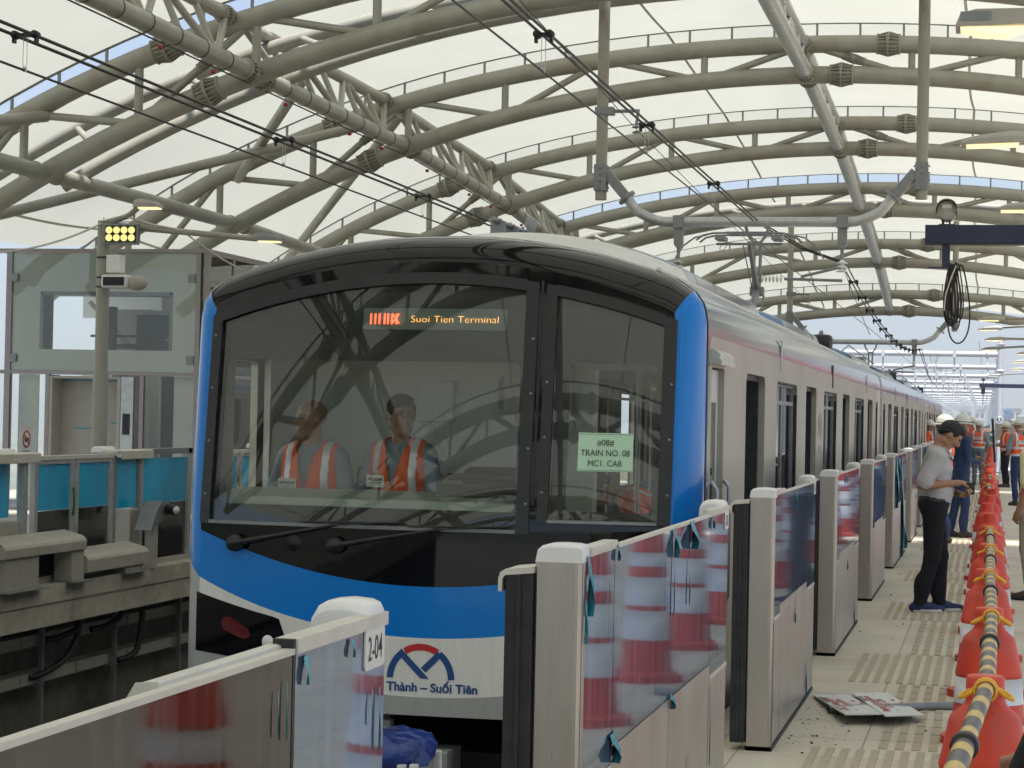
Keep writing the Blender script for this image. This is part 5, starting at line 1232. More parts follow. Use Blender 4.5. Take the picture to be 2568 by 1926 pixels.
# ================================================================ far side gates (mirror of the near ones, seen from the track)
LX=-8.62; HL=1.16
def leafdoor(t,a,b,flip):
    m=MB(); 
    for y in (a,b-.075): m.box(LX-.03,LX+.02,y,y+.075,.05,HL-.02)
    m.box(LX-.03,LX+.02,a+.075,b-.075,HL-.06,HL-.02); m.build('door_stile','galv',t,bevel=.003)
    m=MB(); m.box(LX-.01,LX,a+.075,b-.075,.665,HL-.06); m.build('blue_glass','bglass',t)
    m=MB(); m.box(LX-.015,LX+.005,a+.075,b-.075,.05,.66); m.build('dark_panel','psddark',t)
    m=MB(); m.box(LX-.05,LX+.03,a-.02,b,HL-.018,HL+.02); m.build('door_rail','ptop',t)
    y=a+.25; m=MB(); m.box(LX-.02,LX-.012,y,y+.11,.68,HL-.06); m.build('blue_strip','cityblue',t)
def fgate(y0,ix):
    t=thing('platform_screen_gate',['far platform gate with blue glass at the left edge, above the first grey housing','far platform gate with blue glass beside the sensor post','far platform gate with blue glass hidden beyond the sensor post'][ix],'screen gate',(LX,y0,0),'platform screen gates of the far platform')
    m=MB(); m.box(LX-.25,LX+.02,y0+.45,y0+.72,.0,.60); m.build('drive_box','greyp',t,bevel=.01)
    m=MB(); m.box(LX-.12,LX+.06,y0,y0+.92,HL+.02,HL+.055); m.box(LX+.05,LX+.07,y0+.10,y0+.92,HL-.04,HL+.05); m.build('top_cover','ptop',t,bevel=.008)
    m=MB(); dome(m,LX-.22,LX-.10,y0-.03,y0+.30,HL+.03,.06); m.build('signal_dome','dome',t)
    m=MB(); m.box(LX-.02,LX-.01,y0+.1,y0+.72,.62,HL-.02); m.build('blue_glass','bglass',t)
    m=MB(); m.box(LX-.04,LX+.0,y0+.66,y0+.72,0,HL); m.box(LX-.04,LX,y0+.06,y0+.12,0,HL); m.split('gate_post','galvdark',t)
    m=MB(); m.box(LX-.01,LX,y0+.80,y0+2.02,.64,HL-.04); m.build('blue_glass','bglass',t)
    m=MB(); m.box(LX-.02,LX+.0,y0+.80,y0+2.02,.05,.635); m.build('dark_panel','psddark',t)
    m=MB(); m.box(LX-.03,LX+.01,y0+.72,y0+.80,0,HL+.0); m.box(LX-.03,LX+.03,y0+2.02,y0+2.12,0,HL+.06); m.box(LX-.10,LX-.02,y0+2.12,y0+2.20,0,HL+.06); m.split('gate_post','galv',t,bevel=.003)
    m=MB(); m.box(LX-.10,LX+.03,y0+.90,y0+2.15,HL+.0,HL+.06); m.build('top_rail','galvdark',t)
    m=MB(); m.box(LX-.06,LX+.05,y0-1.8,y0+2.2,.0,.05); m.build('sill','greyp',t)
    leafdoor(t,y0-1.80,y0-.93,0); leafdoor(t,y0-.90,y0-.02,1)
    m=MB(); m.path([(LX+.03,y0-.98,.60+.02*k+.0) if 0 else (LX+.035+.012*math.sin(PI*k/6),y0-.985,.60+.045*k) for k in range(7)],.011,6); m.build('green_handle','grn',t)
    return t
fgate(19.92,1)
t=thing('platform_screen_gate','far platform gate with blue glass at the left edge, behind the first grey housing','screen gate',(LX,17.2,0),'platform screen gates of the far platform')
m=MB(); m.box(LX-.12,LX+.06,17.22,18.14,HL+.02,HL+.055); m.box(LX+.05,LX+.07,17.22,18.14,HL-.04,HL+.05); m.build('top_cover','ptop',t,bevel=.008)
m=MB(); dome(m,LX-.22,LX-.10,17.6,17.95,HL+.03,.06); m.build('signal_dome','dome',t)
m=MB(); m.box(LX-.01,LX,15.4,17.34,.64,HL-.02); m.build('blue_glass','bglass',t); m=MB(); m.box(LX-.02,LX,15.4,17.34,.05,.635); m.build('dark_panel','psddark',t)
m=MB(); m.box(LX-.12,LX-.11,17.42,17.86,.62,HL); m.build('blue_glass','bglass',t); m=MB(); m.box(LX-.25,LX+.02,17.42,17.80,0,.60); m.build('drive_box','greyp',t,bevel=.01)
m=MB(); m.box(LX-.03,LX+.01,17.34,17.42,0,HL); m.box(LX-.05,LX+.01,17.90,18.0,0,HL); m.split('gate_post','galv',t,bevel=.003)
fgate(24.5,2)
def housing(y0,y1,z0,z1,lab,legs):
    t=thing('cable_housing',lab,'housing',(LX+.35,y0,0),'grey housings on the far platform edge')
    x0,x1=LX+.06,LX+.30; zt=z1
    loop=[(x0,z0),(x1,z0),(x1,zt-.07),(x1-.012,zt-.045),(x1-.045,zt-.02),(x0+.04,zt+.02),(x0,zt+.03)]
    m=MB(); m.prism(loop,y0,y1,lambda u,v,w:(u,w,v)); m.build('cover','greyp',t,bevel=.006)
    for (a,b) in legs: m=MB(); m.box(x0+.03,x1-.03,a,b,.012,z0-.002); m.build('pedestal','greyp',t,bevel=.005); m=MB(); m.box(x0-.02,x1+.05,a-.06,b+.08,0,.012); m.build('base_plate','galvdark',t)
    m=MB()
    for y in (y0+.08,y1-.1): m.lathe([(0,.002),(.008,.002),(.008,0)],c=(x1,y,z0+.05),axis=(1,0,0),n=8)
    m.split('bolt','galvdark',t)
housing(16.98,18.68,.30,.45,'long grey housing raised on two pedestals on the far platform edge',[(17.06,17.72),(18.42,18.70)])
housing(18.72,20.20,.07,.26,'low grey housing on the far platform edge, nearer to the train',[(19.70,20.15)])
q=hit(1180/1.0*0+395,1412,2,0.0); t=thing('sensor_post','grey post with an angled black lamp head on the far platform edge','sensor post',(LX+.22,20.45,0))
m=MB(); m.box(LX+.17,LX+.27,20.40,20.52,0,.50); m.build('post','greyp',t,bevel=.006)
m=MB(); m.prism([(20.22,.40),(20.30,.42),(20.62,.52),(20.72,.68),(20.50,.69),(20.36,.58)],LX+.13,LX+.31,lambda u,v,w:(w,u,v)); m.build('hood','galvdark',t,bevel=.006)
m=MB(); m.lathe([(0,-.02),(.05,-.02),(.055,.0),(.055,.14),(.045,.15),(0,.15)],c=(LX+.33,20.62,.60),axis=(.75,-.5,0),n=18); m.build('lamp_barrel','black',t)
m=MB(); m.lathe([(0,.0),(.04,.0),(.04,-.004),(0,-.004)],c=(LX+.33+.13,20.53,.60),axis=(.75,-.5,0),n=18); m.build('lens','dome',t)
# small warning sign behind the far gates
c=hit(66,1113,0,-8.95); t=thing('warning_sign','small white sign with a red crossed circle behind the far gates','sign',(c.x,c.y,0))
m=MB(); m.box(c.x-.004,c.x,c.y-.14,c.y+.14,c.z-.17,c.z+.17); p=m.build('sign_panel','signw',t)
m=MB(); m.lathe([(.065,0),(.085,0),(.085,.002),(.065,.002)],c=(c.x,c.y,c.z+.045),axis=(1,0,0),n=24); m.beam((c.x+.002,c.y-.055,c.z+.09),(c.x+.002,c.y+.055,c.z+.0),.002,.018); m.box(c.x,c.x+.002,c.y-.13,c.y+.13,c.z-.16,c.z-.11); m.build('prohibition_mark','signr',p)
m=MB(); m.box(c.x,c.x+.0025,c.y-.04,c.y+.045,c.z+.02,c.z+.06); m.box(c.x,c.x+.002,c.y-.08,c.y+.08,c.z-.09,c.z-.082); m.box(c.x,c.x+.002,c.y-.08,c.y+.08,c.z-.073,c.z-.065); m.build('pictogram','ink',p); m=MB(); m.tube((c.x-.02,c.y,0),(c.x-.02,c.y,c.z),.012); m.build('sign_post','galv',t)
# cable ladders, hoses and posts under the far platform
t=thing('cable_tray','two rows of grey cable trays with brackets under the far platform edge','cable tray',(-8.9,18,-1.7))
for z in (-.66,-1.02):
    m=MB(); m.box(-9.08,-8.90,-5,60,z,z+.012); m.box(-8.905,-8.895,-5,60,z,z+.11); m.box(-9.08,-8.90,-5,60,z+.098,z+.11)
    for y in np.arange(2,40,1.27): m.box(-9.09,-8.88,y,y+.012,z-.004,z+.114)
    m.build('tray','greyp',t)
m=MB()
for y in (17.2,18.85,20.6,22.4,15.2,13): m=MB(); m.box(-8.87,-8.83,y,y+.05,-1.72,-.38); m.box(-9.1,-8.83,y-.01,y+.06,-.69,-.665); m.box(-9.1,-8.83,y-.01,y+.06,-1.05,-1.025); m.build('tray_post','galvdark',t)
for P in ([(-8.75,19.5,-.36),(-8.74,19.45,-.6),(-8.76,19.2,-.82),(-8.84,18.85,-.93),(-8.9,18.7,-.95)],[(-8.70,19.42,-.36),(-8.70,19.38,-.52),(-8.8,19.2,-.6),(-8.88,19.0,-.62)],[(-8.7,20.45,-.36),(-8.7,20.40,-.5),(-8.75,20.2,-.58),(-8.85,20.0,-.61)],[(-8.7,21.0,-.5),(-8.72,20.9,-.9),(-8.85,20.7,-1.0)]):
    m=MB(); pts=[]; V_=[Vector(p) for p in P]; V_=[V_[0]]+V_+[V_[-1]]
    for i in range(1,len(V_)-2):
        a_,b_,c_,d_=V_[i-1:i+3]
        for k in range(10):
            q=k/10; pts.append(.5*((2*b_)+(c_-a_)*q+(2*a_-5*b_+4*c_-d_)*q*q+(3*b_-a_-3*c_+d_)*q**3))
    m.path(pts,[.030+.005*(j%2) for j in range(len(pts))],10); m.build('corrugated_hose','black',t)
# ================================================================ lift shaft
EY=31.1; el=thing('lift_shaft','glass and metal lift shaft with a closed door on the far platform','lift shaft',(-13.6,EY,0))
m=MB(); X0,X1,Z1=-15.62,-11.92,4.14
m.box(X0,X1,EY+.03,EY+3.6,Z1-.03,Z1+.01); m.box(X0,X1+.01,EY-.03,EY+.05,Z1-.055,Z1)
for x in (X0,-15.33,-12.12,X1-.07): m.box(x,x+.10 if x<-12.2 else x+.08,EY-.02,EY+.08,0,Z1-.055)
m.box(X0,X1,EY-.015,EY+.05,2.15,2.21)
for x in (-14.62,-13.02): m.box(x,x+.07,EY-.018,EY+.06,0,2.15)
for y in (EY+1.1,EY+2.4,EY+3.5): m.box(X1-.05,X1+.005,y,y+.07,0,Z1-.03)
m.box(X1-.04,X1+.002,EY+.08,EY+3.5,2.15,2.20); m.box(X1-.04,X1+.002,EY+.08,EY+3.5,Z1-.08,Z1-.03)
m.build('metal_frame','alu',el,bevel=.004)
m=MB(); holed(m,[(-15.23,2.21),(-12.12,2.21),(-12.12,4.08),(-15.23,4.08)],[[(-14.76,2.55),(-14.76,3.47),(-12.51,3.47),(-12.51,2.55)]],lambda u,v:(u,EY+.03,v)); m.box(-15.23,-12.12,EY+.26,EY+.28,2.21,2.55); bp=m.build('backing_panel','panelgreen',el)
m=MB(); m.box(-15.23,-12.12,EY-.01,EY-.002,2.21,4.08); m.build('glass_pane','eglass',el)
m=MB()
for x in (-15.25,-12.25):
    for z in (3.62,2.34): m.box(x,x+.12,EY-.03,EY-.012,z,z+.13)
m.split('glass_clamp','galvdark',el,bevel=.004)
m=MB(); m.box(-14.76,-14.70,EY+.03,EY+.4,2.55,3.47); m.box(-12.57,-12.51,EY+.03,EY+.4,2.55,3.47); m.box(-14.76,-12.51,EY+.03,EY+.4,3.41,3.47); m.build('opening_lining','galvdark',bp)
m=MB(); rnd=random.Random(8)
m.box(-14.5,-12.6,EY+1.6,EY+1.65,2.62,2.70); m.box(-14.5,-12.6,EY+1.4,EY+1.45,2.80,2.84); m.box(-14.2,-14.05,EY+1.3,EY+1.45,2.4,3.3); m.box(-12.75,-12.6,EY+1.2,EY+1.5,2.3,3.4); m.box(-13.9,-13.2,EY+1.9,EY+2.3,2.5,3.2); m.box(-13.3,-12.9,EY+1.3,EY+1.5,2.45,2.75)
m.beam((-13.5,EY+1.3,3.0),(-12.7,EY+1.3,2.9),.05,.05); m.path([(-14.1,EY+1.3,3.3),(-14.0,EY+1.2,2.9),(-14.1,EY+1.3,2.5)],.012,6)
for k in range(6): m.box(-14.28+.03*k,-14.27+.03*k,EY+1.2,EY+1.25,3.05,3.3)
m.build('lift_machinery','darkin',el)
m=MB(); m.box(-15.5,-12.0,EY+3.3,EY+3.4,0,2.2); m.box(-15.5,-12.0,EY+3.3,EY+3.4,3.2,4.1); m.build('rear_wall','panelgreen',el)
m=MB(); m.box(-14.45,-13.75,EY+2.2,EY+2.6,0,3.3); m.box(-13.5,-13.35,EY+2.0,EY+2.2,0,4.0); m.beam((-13.3,EY+1.5,2.6),(-12.5,EY+1.5,3.4),.10,.10); m.beam((-14.7,EY+1.8,3.4),(-13.9,EY+1.8,2.6),.06,.06); m.build('lift_car','greyp',el)
m=MB(); m.box(-15.23,-14.63,EY+.0,EY+.01,.02,2.15); m.box(-12.95,-12.12,EY,EY+.01,.02,2.15); m.split('glass_pane','eglass',el)
m=MB(); m.box(-15.2,-14.85,EY+.25,EY+.27,0,2.15); m.box(-12.55,-12.12,EY+.25,EY+.27,0,2.15); m.split('backing_panel','panelgreen',el)
m=MB(); m.box(-12.86,-12.60,EY+.5,EY+.7,0,2.15); m.box(-14.84,-14.7,EY+.5,EY+.7,0,2.15); m.split('shaft_column','darkin',el)
m=MB(); m.box(X1-.02,X1-.012,EY+.08,EY+3.5,0,Z1-.08); m.build('glass_pane','eglass',el)
m=MB(); m.box(-14.52,-13.36,EY+.0,EY+.45,2.09,2.13); m.box(-14.56,-14.50,EY-.01,EY+.45,0,2.13); m.box(-13.40,-13.34,EY-.01,EY+.45,0,2.13); m.build('door_frame','greyp',el,bevel=.004)
m=MB(); m.box(-14.50,-13.95,EY+.36,EY+.40,0,2.09); m.box(-13.94,-13.40,EY+.36,EY+.40,0,2.09); d=m.split('lift_door','greyp',el)[0]
m=MB(); m.box(-14.50,-13.41,EY+.352,EY+.358,2.05,2.075); m.box(-14.25,-13.80,EY+.352,EY+.358,1.29,1.31); m.box(-13.65,-13.42,EY+.352,EY+.358,1.38,1.40); m.build('tape','teal',d)
m=MB(); m.box(-13.33,-13.12,EY-.02,EY+.05,0,2.13); m.build('control_column','galv',el,bevel=.004)
m=MB(); m.box(-13.29,-13.17,EY-.03,EY-.021,1.22,1.55); m.build('call_panel','black',el)
# ================================================================ lamp pole on the far platform
PLX,PLY=-10.34,23.5; t=thing('lamp_post','beige grey lamp post with two arms on the far platform, left of the train','lamp post',(PLX,PLY,0))
m=MB(); m.path([(PLX,PLY,0),(PLX,PLY,2.05)],.092,20); m.path([(PLX,PLY,2.05),(PLX,PLY,3.87)],.078,20); m.build('pole','polem',t)
m=MB(); m.path([(PLX,PLY,3.83),(PLX+.3,PLY,3.93),(PLX+.42,PLY+.0,4.02)],.034,10); m.path([(PLX+.1,PLY+.05,3.82),(-8.42,PLY,3.66)],[.042,.034],10); m.build('arm','polem',t)
def head(parent,p,L=.34,d=(1,0),w=.16,tilt=.0,flat=False):
    u=Vector((d[0],d[1],tilt)).normalized(); s=Vector((-d[1],d[0],0)); k=Vector((0,0,1))
    pr=[(0,.05,.5),(.06,.085,.75),(.3,.10,1),(.75,.075,1),(1.0,.03,.85)]
    m=MB(); P=[]
    for f,h,ww in pr:
        q=Vector(p)+u*(f*L)
        for a,b in ((-1,0),(-1,.55),(-.75,1),(.75,1),(1,.55),(1,0)): P.append(q+s*(a*w/2*ww)+k*(b*h))
    fs=[(i*6+j,i*6+j+1,(i+1)*6+j+1,(i+1)*6+j) for i in range(4) for j in range(5)]+[(0,1,2,3,4,5),tuple(range(24,30))[::-1],(0,6,11,5)]
    fs+= [(i*6,(i+1)*6,(i+1)*6+5,i*6+5) for i in range(4)]
    m.add(P,fs); h=m.build('lamp_head','greyp' if not flat else 'galvdark',parent,bevel=.004)
    m=MB(); q0,q1=Vector(p)+u*(.22*L),Vector(p)+u*(.93*L); m.add([q0+s*(w*.40)-k*.004,q0-s*(w*.40)-k*.004,q1-s*(w*.36)-k*.004,q1+s*(w*.36)-k*.004,q0+s*(w*.34)-k*.022,q0-s*(w*.34)-k*.022,q1-s*(w*.3)-k*.022,q1+s*(w*.3)-k*.022],[(0,1,2,3),(7,6,5,4),(0,4,5,1),(1,5,6,2),(2,6,7,3),(3,7,4,0)]); m.build('lamp_lens','lampw',h)
    return h
head(t,(PLX+.38,PLY,4.03),.34,(1,0),.22,0); head(t,(-8.46,PLY,3.64),.36,(1,0),.14,-.02,True)
t=thing('floodlight','square floodlight with eight yellow lit cups strapped to the lamp post','floodlight',(-10.06,PLY-.1,3.6))
m=MB(); m.box(-10.28,-9.84,PLY-.16,PLY-.10,3.575,3.825); b=m.build('housing','galvdark',t,bevel=.008)
m=MB(); m.box(-10.255,-9.865,PLY-.168,PLY-.16,3.60,3.80); m.build('reflector_plate','black',b)
for r in range(2):
    for c_ in range(4):
        m=MB(); q=(-10.205+.095*c_,PLY-.168,3.655+.09*r); m.lathe([(0,.004),(.034,.006),(.040,.012),(.042,0)],c=q,axis=(0,-1,0),n=16); m.build('led_cup','ledy',b)
m=MB(); m.path([(-10.29,PLY-.13,3.6),(-10.29,PLY-.13,3.90)],.006,6); m.path([(-9.83,PLY-.13,3.6),(-9.83,PLY-.13,3.88)],.006,6); m.box(-10.3,-9.82,PLY-.14,PLY-.12,3.84,3.85); m.build('bracket','galvdark',t)
t=thing('wrapped_speaker','loudspeaker wrapped in dusty plastic, strapped to the lamp post','loudspeaker',(-10.1,PLY-.1,3.1))
m=MB(); m.box(-10.27,-9.93,PLY-.24,PLY-.05,3.055,3.215); a=m.build('body','white',t,bevel=.03)
m=MB(); m.box(-10.23,-9.97,PLY-.255,PLY-.24,3.085,3.185); m.box(-10.22,-9.98,PLY-.262,PLY-.254,3.13,3.135); m.build('grille','darkin',a)
m=MB(); m.sphere((-9.86,PLY-.12,3.125),.13,14,10,(1.05,.8,.72)); m.build('plastic_wrap','greyp',t)
m=MB(); m.box(-10.22,-10.05,PLY-.2,PLY-.02,3.24,3.45); m.build('junction_box','dome',t,bevel=.01)
m=MB()
for z in (3.19,3.43,3.08): m.lathe([(.080,-.01),(.086,-.01),(.086,.01),(.080,.01)],c=(PLX,PLY,z),n=20)
m.split('strap','black',t)
m=MB(); a=hit(-60,635,1,22.0); m.path(sag(a,(PLX+.02,PLY-.02,3.86),.10),.013,6); m.path([(PLX+.02,PLY,3.88),(PLX+.25,PLY-.02,3.93),(PLX+.6,PLY,3.83),(PLX+1.0,PLY,3.76)],.012,6); m.path(sag((PLX+1.0,PLY,3.75),hit(640,690,1,26),.05),.010,6); o=m.build('cable','ptop',loc=(PLX,PLY,3.86)); tag(o,'pale cable strung from the left to the lamp post and over to the train','cable')
# ================================================================ street lamps on the right
h=2.38
for i,(px,py,D,two) in enumerate([(2396,75,12.7,0),(2420,360,17.7,1),(2507,528,23.3,0),(2455,803,48,0),(2455,826,51.5,1),(2472,853,58,0),(2463,876,65,1),(2553,888,70,0),(2540,908,78,0),(2536,927,88,0),(2479,942,98,1)]):
    q=at(px,py,D); W_={0:.62,1:.60}.get(i,.60)
    t=thing('street_lamp',['nearest lit street lamp head with a blocky housing, top right corner','lit street lamp head with a tapered shell below the nearest one, at the right edge'][i] if i<2 else ORD[i].replace('eleventh','furthest')+' lit street lamp from the camera among those reaching in from the right','street lamp',(3.2,q.y,0),'street lamps along the right of the platform')
    z=q.z
    if i==0:
        s=MB(); s.prism([(0,.0),(.03,.075),(.12,.10),(.20,.10),(.95,.10),(.95,.03),(.2,.0)],-.13,.13,lambda u,v,w:(q.x+u,q.y+w,z+v)); hd=s.build('lamp_head','greyp',t,bevel=.006)
        s=MB(); s.box(q.x+.03,q.x+.21,q.y-.134,q.y-.13,z+.03,z+.085); s.build('lamp_hatch','galvdark',hd); s=MB(); s.prism([(.03,0),(.16,-.035),(.30,-.04),(.42,0)],-.11,.11,lambda u,v,w:(q.x+u,q.y+w,z-.002+v)); s.build('lamp_lens','lampw',hd)
    else: head(t,(q.x+W_*.95,q.y,z),W_,(-1,0),.24,-.03 if two else 0,bool(two) and i>1)
    m=MB(); m.path([(q.x+W_*.75,q.y,z+.05),(3.2,q.y,z+(.25 if two else .02))],.034,10); m.build('arm','galvdark' if two else 'polem',t); m=MB(); m.path([(3.2,q.y,0),(3.2,q.y,z+.3)],.06,12); m.build('pole','polem',t)
# ================================================================ navy gantry beams with camera and coil of cable
def navy(D,px,y0,y1,near):
    a=at(px,y0,D); b=at(px,y1,D); t=thing('sign_gantry','nearest navy steel beam with a hanging coil of black cable' if near else 'far navy steel beam across the platform, with a small camera','gantry beam',(4.5,a.y,0),'navy beams over the platform')
    x0=a.x; zt,zb=a.z,b.z
    m=MB(); m.box(x0,4.5,a.y-.11,a.y+.11,zb,zt); m.build('beam','navy',t,bevel=.004)
    m=MB(); m.box(x0,4.5,a.y-.113,a.y+.113,zb-.008,zb+.0); m.build('flange','black',t); m=MB(); m.box(4.5,4.7,a.y-.1,a.y+.1,0,zt); m.build('column','navy',t)
    return a,b,t
a,b,t=navy(22.4,2321,566,612,True); y=a.y
pA=lambda px,py:hit(px,py,1,y)
m=MB(); u,v=pA(2363,614),pA(2382,670); m.box(u.x,v.x,y-.045,y+.045,v.z,u.z); m.box(pA(2340,0).x,v.x+.01,y-.05,y+.05,v.z-.012,v.z); m.build('hanger','navy',t,bevel=.003)
cc=thing('cable_coil','coil of black cable hanging from the nearest navy beam','cable coil',(v.x,y,v.z)); rnd=random.Random(3)
for k in range(9):
    cx=2390+5*(k%5)-8; w=9+2.4*k; top=661+rnd.uniform(-2,6); bot=rnd.uniform(800,832)
    if k==8: cx,w,bot,top=2406,37,861,664
    P=[pA(cx+w*math.sin(s_)*(.35+.65*(.5-.5*math.cos(s_)) if True else 1)+(0 if k<8 else (4*math.cos(s_))),(top+bot)/2-(bot-top)/2*math.cos(s_))+Vector((0,-.07+.012*k,0)) for s_ in np.linspace(0,2*PI,40,endpoint=False)]
    m=MB(); m.path(P,.0085 if k<8 else .0095,6,closed=True); m.build('cable_loop','cable',cc)
m=MB(); m.path([pA(2398,668)+Vector((0,-.09,0)),pA(2385,700)+Vector((0,-.09,0)),pA(2372,740)+Vector((0,-.09,0)),pA(2368,780)+Vector((0,-.09,0))],.008,6); m.build('pale_cable','ptop',cc)
c=pA(2375,531); ct=thing('platform_monitor','round grey camera housing standing on the nearest navy beam','camera',(c.x,y,a.z))
m=MB(); m.lathe([(0,-.17),(.09,-.17),(.10,-.16),(.10,.16),(.09,.17),(0,.17)],c=c,axis=(0,1,0),n=24); hb=m.build('housing','greyp',ct)
m=MB(); m.grid(lambda u_,v_:(c.x+.112*math.cos(u_),y+v_,c.z+.112*math.sin(u_)),[R_(x) for x in range(-20,205,15)],[-.24,.2]); s_=m.build('sun_hood','polem',ct); sm_=s_.modifiers.new('t','SOLIDIFY'); sm_.thickness=.005
m=MB(); m.box(c.x-.045,c.x+.05,y-.175,y-.17,c.z+.02,c.z+.06); m.build('plate','signw',hb); m=MB(); m.tube((c.x-.04,y,c.z-.22),(c.x-.04,y,c.z-.08),.013); m.tube((c.x+.03,y,c.z-.22),(c.x+.03,y,c.z-.08),.01); m.box(c.x-.08,c.x+.08,y-.08,y+.08,a.z,a.z+.012); m.build('stand','black',ct)
a,b,t=navy(109,2456,962,971.5,False); c=hit(2466,952,1,a.y); m=MB(); m.lathe([(0,-.25),(.09,-.25),(.09,.25),(0,.25)],c=c,axis=(0,1,0),n=12); m.box(c.x-.02,c.x+.02,a.y-.02,a.y+.02,b.z-.9,c.z); m.box(c.x-.1,c.x+.1,a.y-.05,a.y+.05,b.z-.35,b.z); m.build('camera','black',t)
# ================================================================ gantries beyond the station
def gantry():
    t=thing('catenary_gantry','','gantry',(0,0,0)); 
    for x in (.55,-10.25): 
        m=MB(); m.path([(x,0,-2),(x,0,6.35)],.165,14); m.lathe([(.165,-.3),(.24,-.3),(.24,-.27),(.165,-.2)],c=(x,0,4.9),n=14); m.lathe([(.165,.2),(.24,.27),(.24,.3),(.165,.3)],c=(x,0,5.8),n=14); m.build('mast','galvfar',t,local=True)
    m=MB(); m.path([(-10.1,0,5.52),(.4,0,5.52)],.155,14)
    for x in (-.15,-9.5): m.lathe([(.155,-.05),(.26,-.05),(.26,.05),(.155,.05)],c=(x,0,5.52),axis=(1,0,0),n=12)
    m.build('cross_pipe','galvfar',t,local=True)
    m=MB()
    for x in (-3.0,-6.85):
        for dx in (-1.1,1.1):
            m.box(x+dx-.09,x+dx+.09,-.18,.18,5.32,5.72); m.tube((x+dx,0,5.35),(x+dx,0,4.75),.05,n=8)
            m.lathe([(.03,-.15),(.1,-.14),(.04,-.08),(.1,-.07),(.04,0)],c=(x+dx,0,4.75),n=10)
        m.path([(x-.2,0,5.4),(x-.1,0,4.9),(x-.1,0,4.2)],.03,6); m.path([(x+.2,0,5.4),(x+.1,0,4.9),(x+.1,0,4.2)],.03,6); m.path([(x+.1,0,4.5),(x+1.2,0,4.45)],.03,6); m.path([(x+1.1,0,4.6),(x+.6,0,4.35)],.025,6)
    m.split('insulator_drop','galvfar',t,local=True)
    m=MB(); m.path([(.55,0,6.3),(.55,0,7.1),(.4,0,7.25),(.15,0,7.2)],.04,6); m.box(.05,.25,-.05,.05,7.05,7.2); m.build('lamp_arm','galvfar',t,local=True)
    return t
g0=gantry()
for k in range(17):
    c=g0 if k==0 else copy_tree(g0); c.location=((.0 if k<3 else -.0)+(-.004*k*k),118+26.5*k,0); c['label']='pale tubular gantry over the open tracks, '+(cname(k)+' beyond the end of the roof' if k<16 else 'furthest of all'); c['group']='catenary gantries beyond the station'
ow3=thing('overhead_line','pale wires over the open tracks beyond the station','overhead wire',(-3,118,4.3)); m=MB()
for x,zz in ((-3.0,4.3),(-6.9,4.3),(-3.0,4.9),(-6.9,4.9),(-.6,5.9),(-9.4,5.9)):
    for k in range(16): m.path(sag((x,118+26.5*k,zz+.35),(x,144.5+26.5*k,zz+.35),.3 if zz>4.5 else .05,6),.018,4)
m.build('wire','galvfar',ow3)
m=MB()
for x in (.7,-10.4): 
    for z in (-.4,.1): m.box(x-.03,x+.03,73,560,z,z+.05)
    for y in np.arange(74,560,3): m.box(x-.03,x+.03,y,y+.06,-.8,.15)
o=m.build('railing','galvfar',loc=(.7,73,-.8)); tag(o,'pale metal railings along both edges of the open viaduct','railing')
m=MB(); m.box(.1,3,72.6,72.7,0,1.1); m=MB()
for x in np.arange(-1.3,3,.12): m.box(x,x+.02,72.6,72.62,.05,1.05)
m.box(-1.35,3,72.58,72.64,1.02,1.08); m.box(-1.35,3,72.58,72.64,.05,.1); o=m.build('platform_fence','galv',loc=(.5,72.6,0)); tag(o,'grey bar fence closing the end of the platform','fence')
for i,(px,py,tx) in enumerate(((2506,1051,'S'),(2506,1068,'M'))):
    c=at(px,py,100); t=thing('round_sign','round navy sign with the letter '+('S, upper of two' if i==0 else 'M, lower of two')+' beyond the platform','sign',(c.x,c.y,-1)); r=.13 if i==0 else .12
    m=MB(); m.lathe([(0,.02),(r,.02),(r,0),(0,0)],c=c,axis=(0,-1,0),n=24); p=m.build('disc','signw',t); m=MB(); m.lathe([(0,.004),(r*.85,.004),(r*.85,0)],c=c+Vector((0,-.02,0)),axis=(0,-1,0),n=24); q=m.build('disc_face','navy',p)
    text_mb(tx,.22,lambda u,v:c+Vector((u,-.03,v-.075)),.012).build('letter','signw',q); m=MB(); m.tube((c.x,c.y+.03,-1.9),(c.x,c.y+.03,c.z),.03); m.build('post','galvfar',t)
# information board and equipment behind the right-hand group
c=at(2520,1080,66); t=thing('notice_board','grey noticeboard with red pictograms at the end of the platform','notice board',(c.x,c.y,0)); m=MB(); m.box(c.x-.3,c.x+.3,c.y,c.y+.04,c.z-.3,c.z+.22); p=m.build('panel','greyp',t); m=MB(); m.box(c.x-.08,c.x-.02,c.y-.01,c.y,c.z-.1,c.z); m.box(c.x+.03,c.x+.09,c.y-.01,c.y,c.z-.1,c.z); m.build('pictogram','signr',p); m=MB(); m.tube((c.x-.25,c.y+.05,0),(c.x-.25,c.y+.05,c.z),.02); m.tube((c.x+.25,c.y+.05,0),(c.x+.25,c.y+.05,c.z),.02); m.build('board_leg','galv',t)
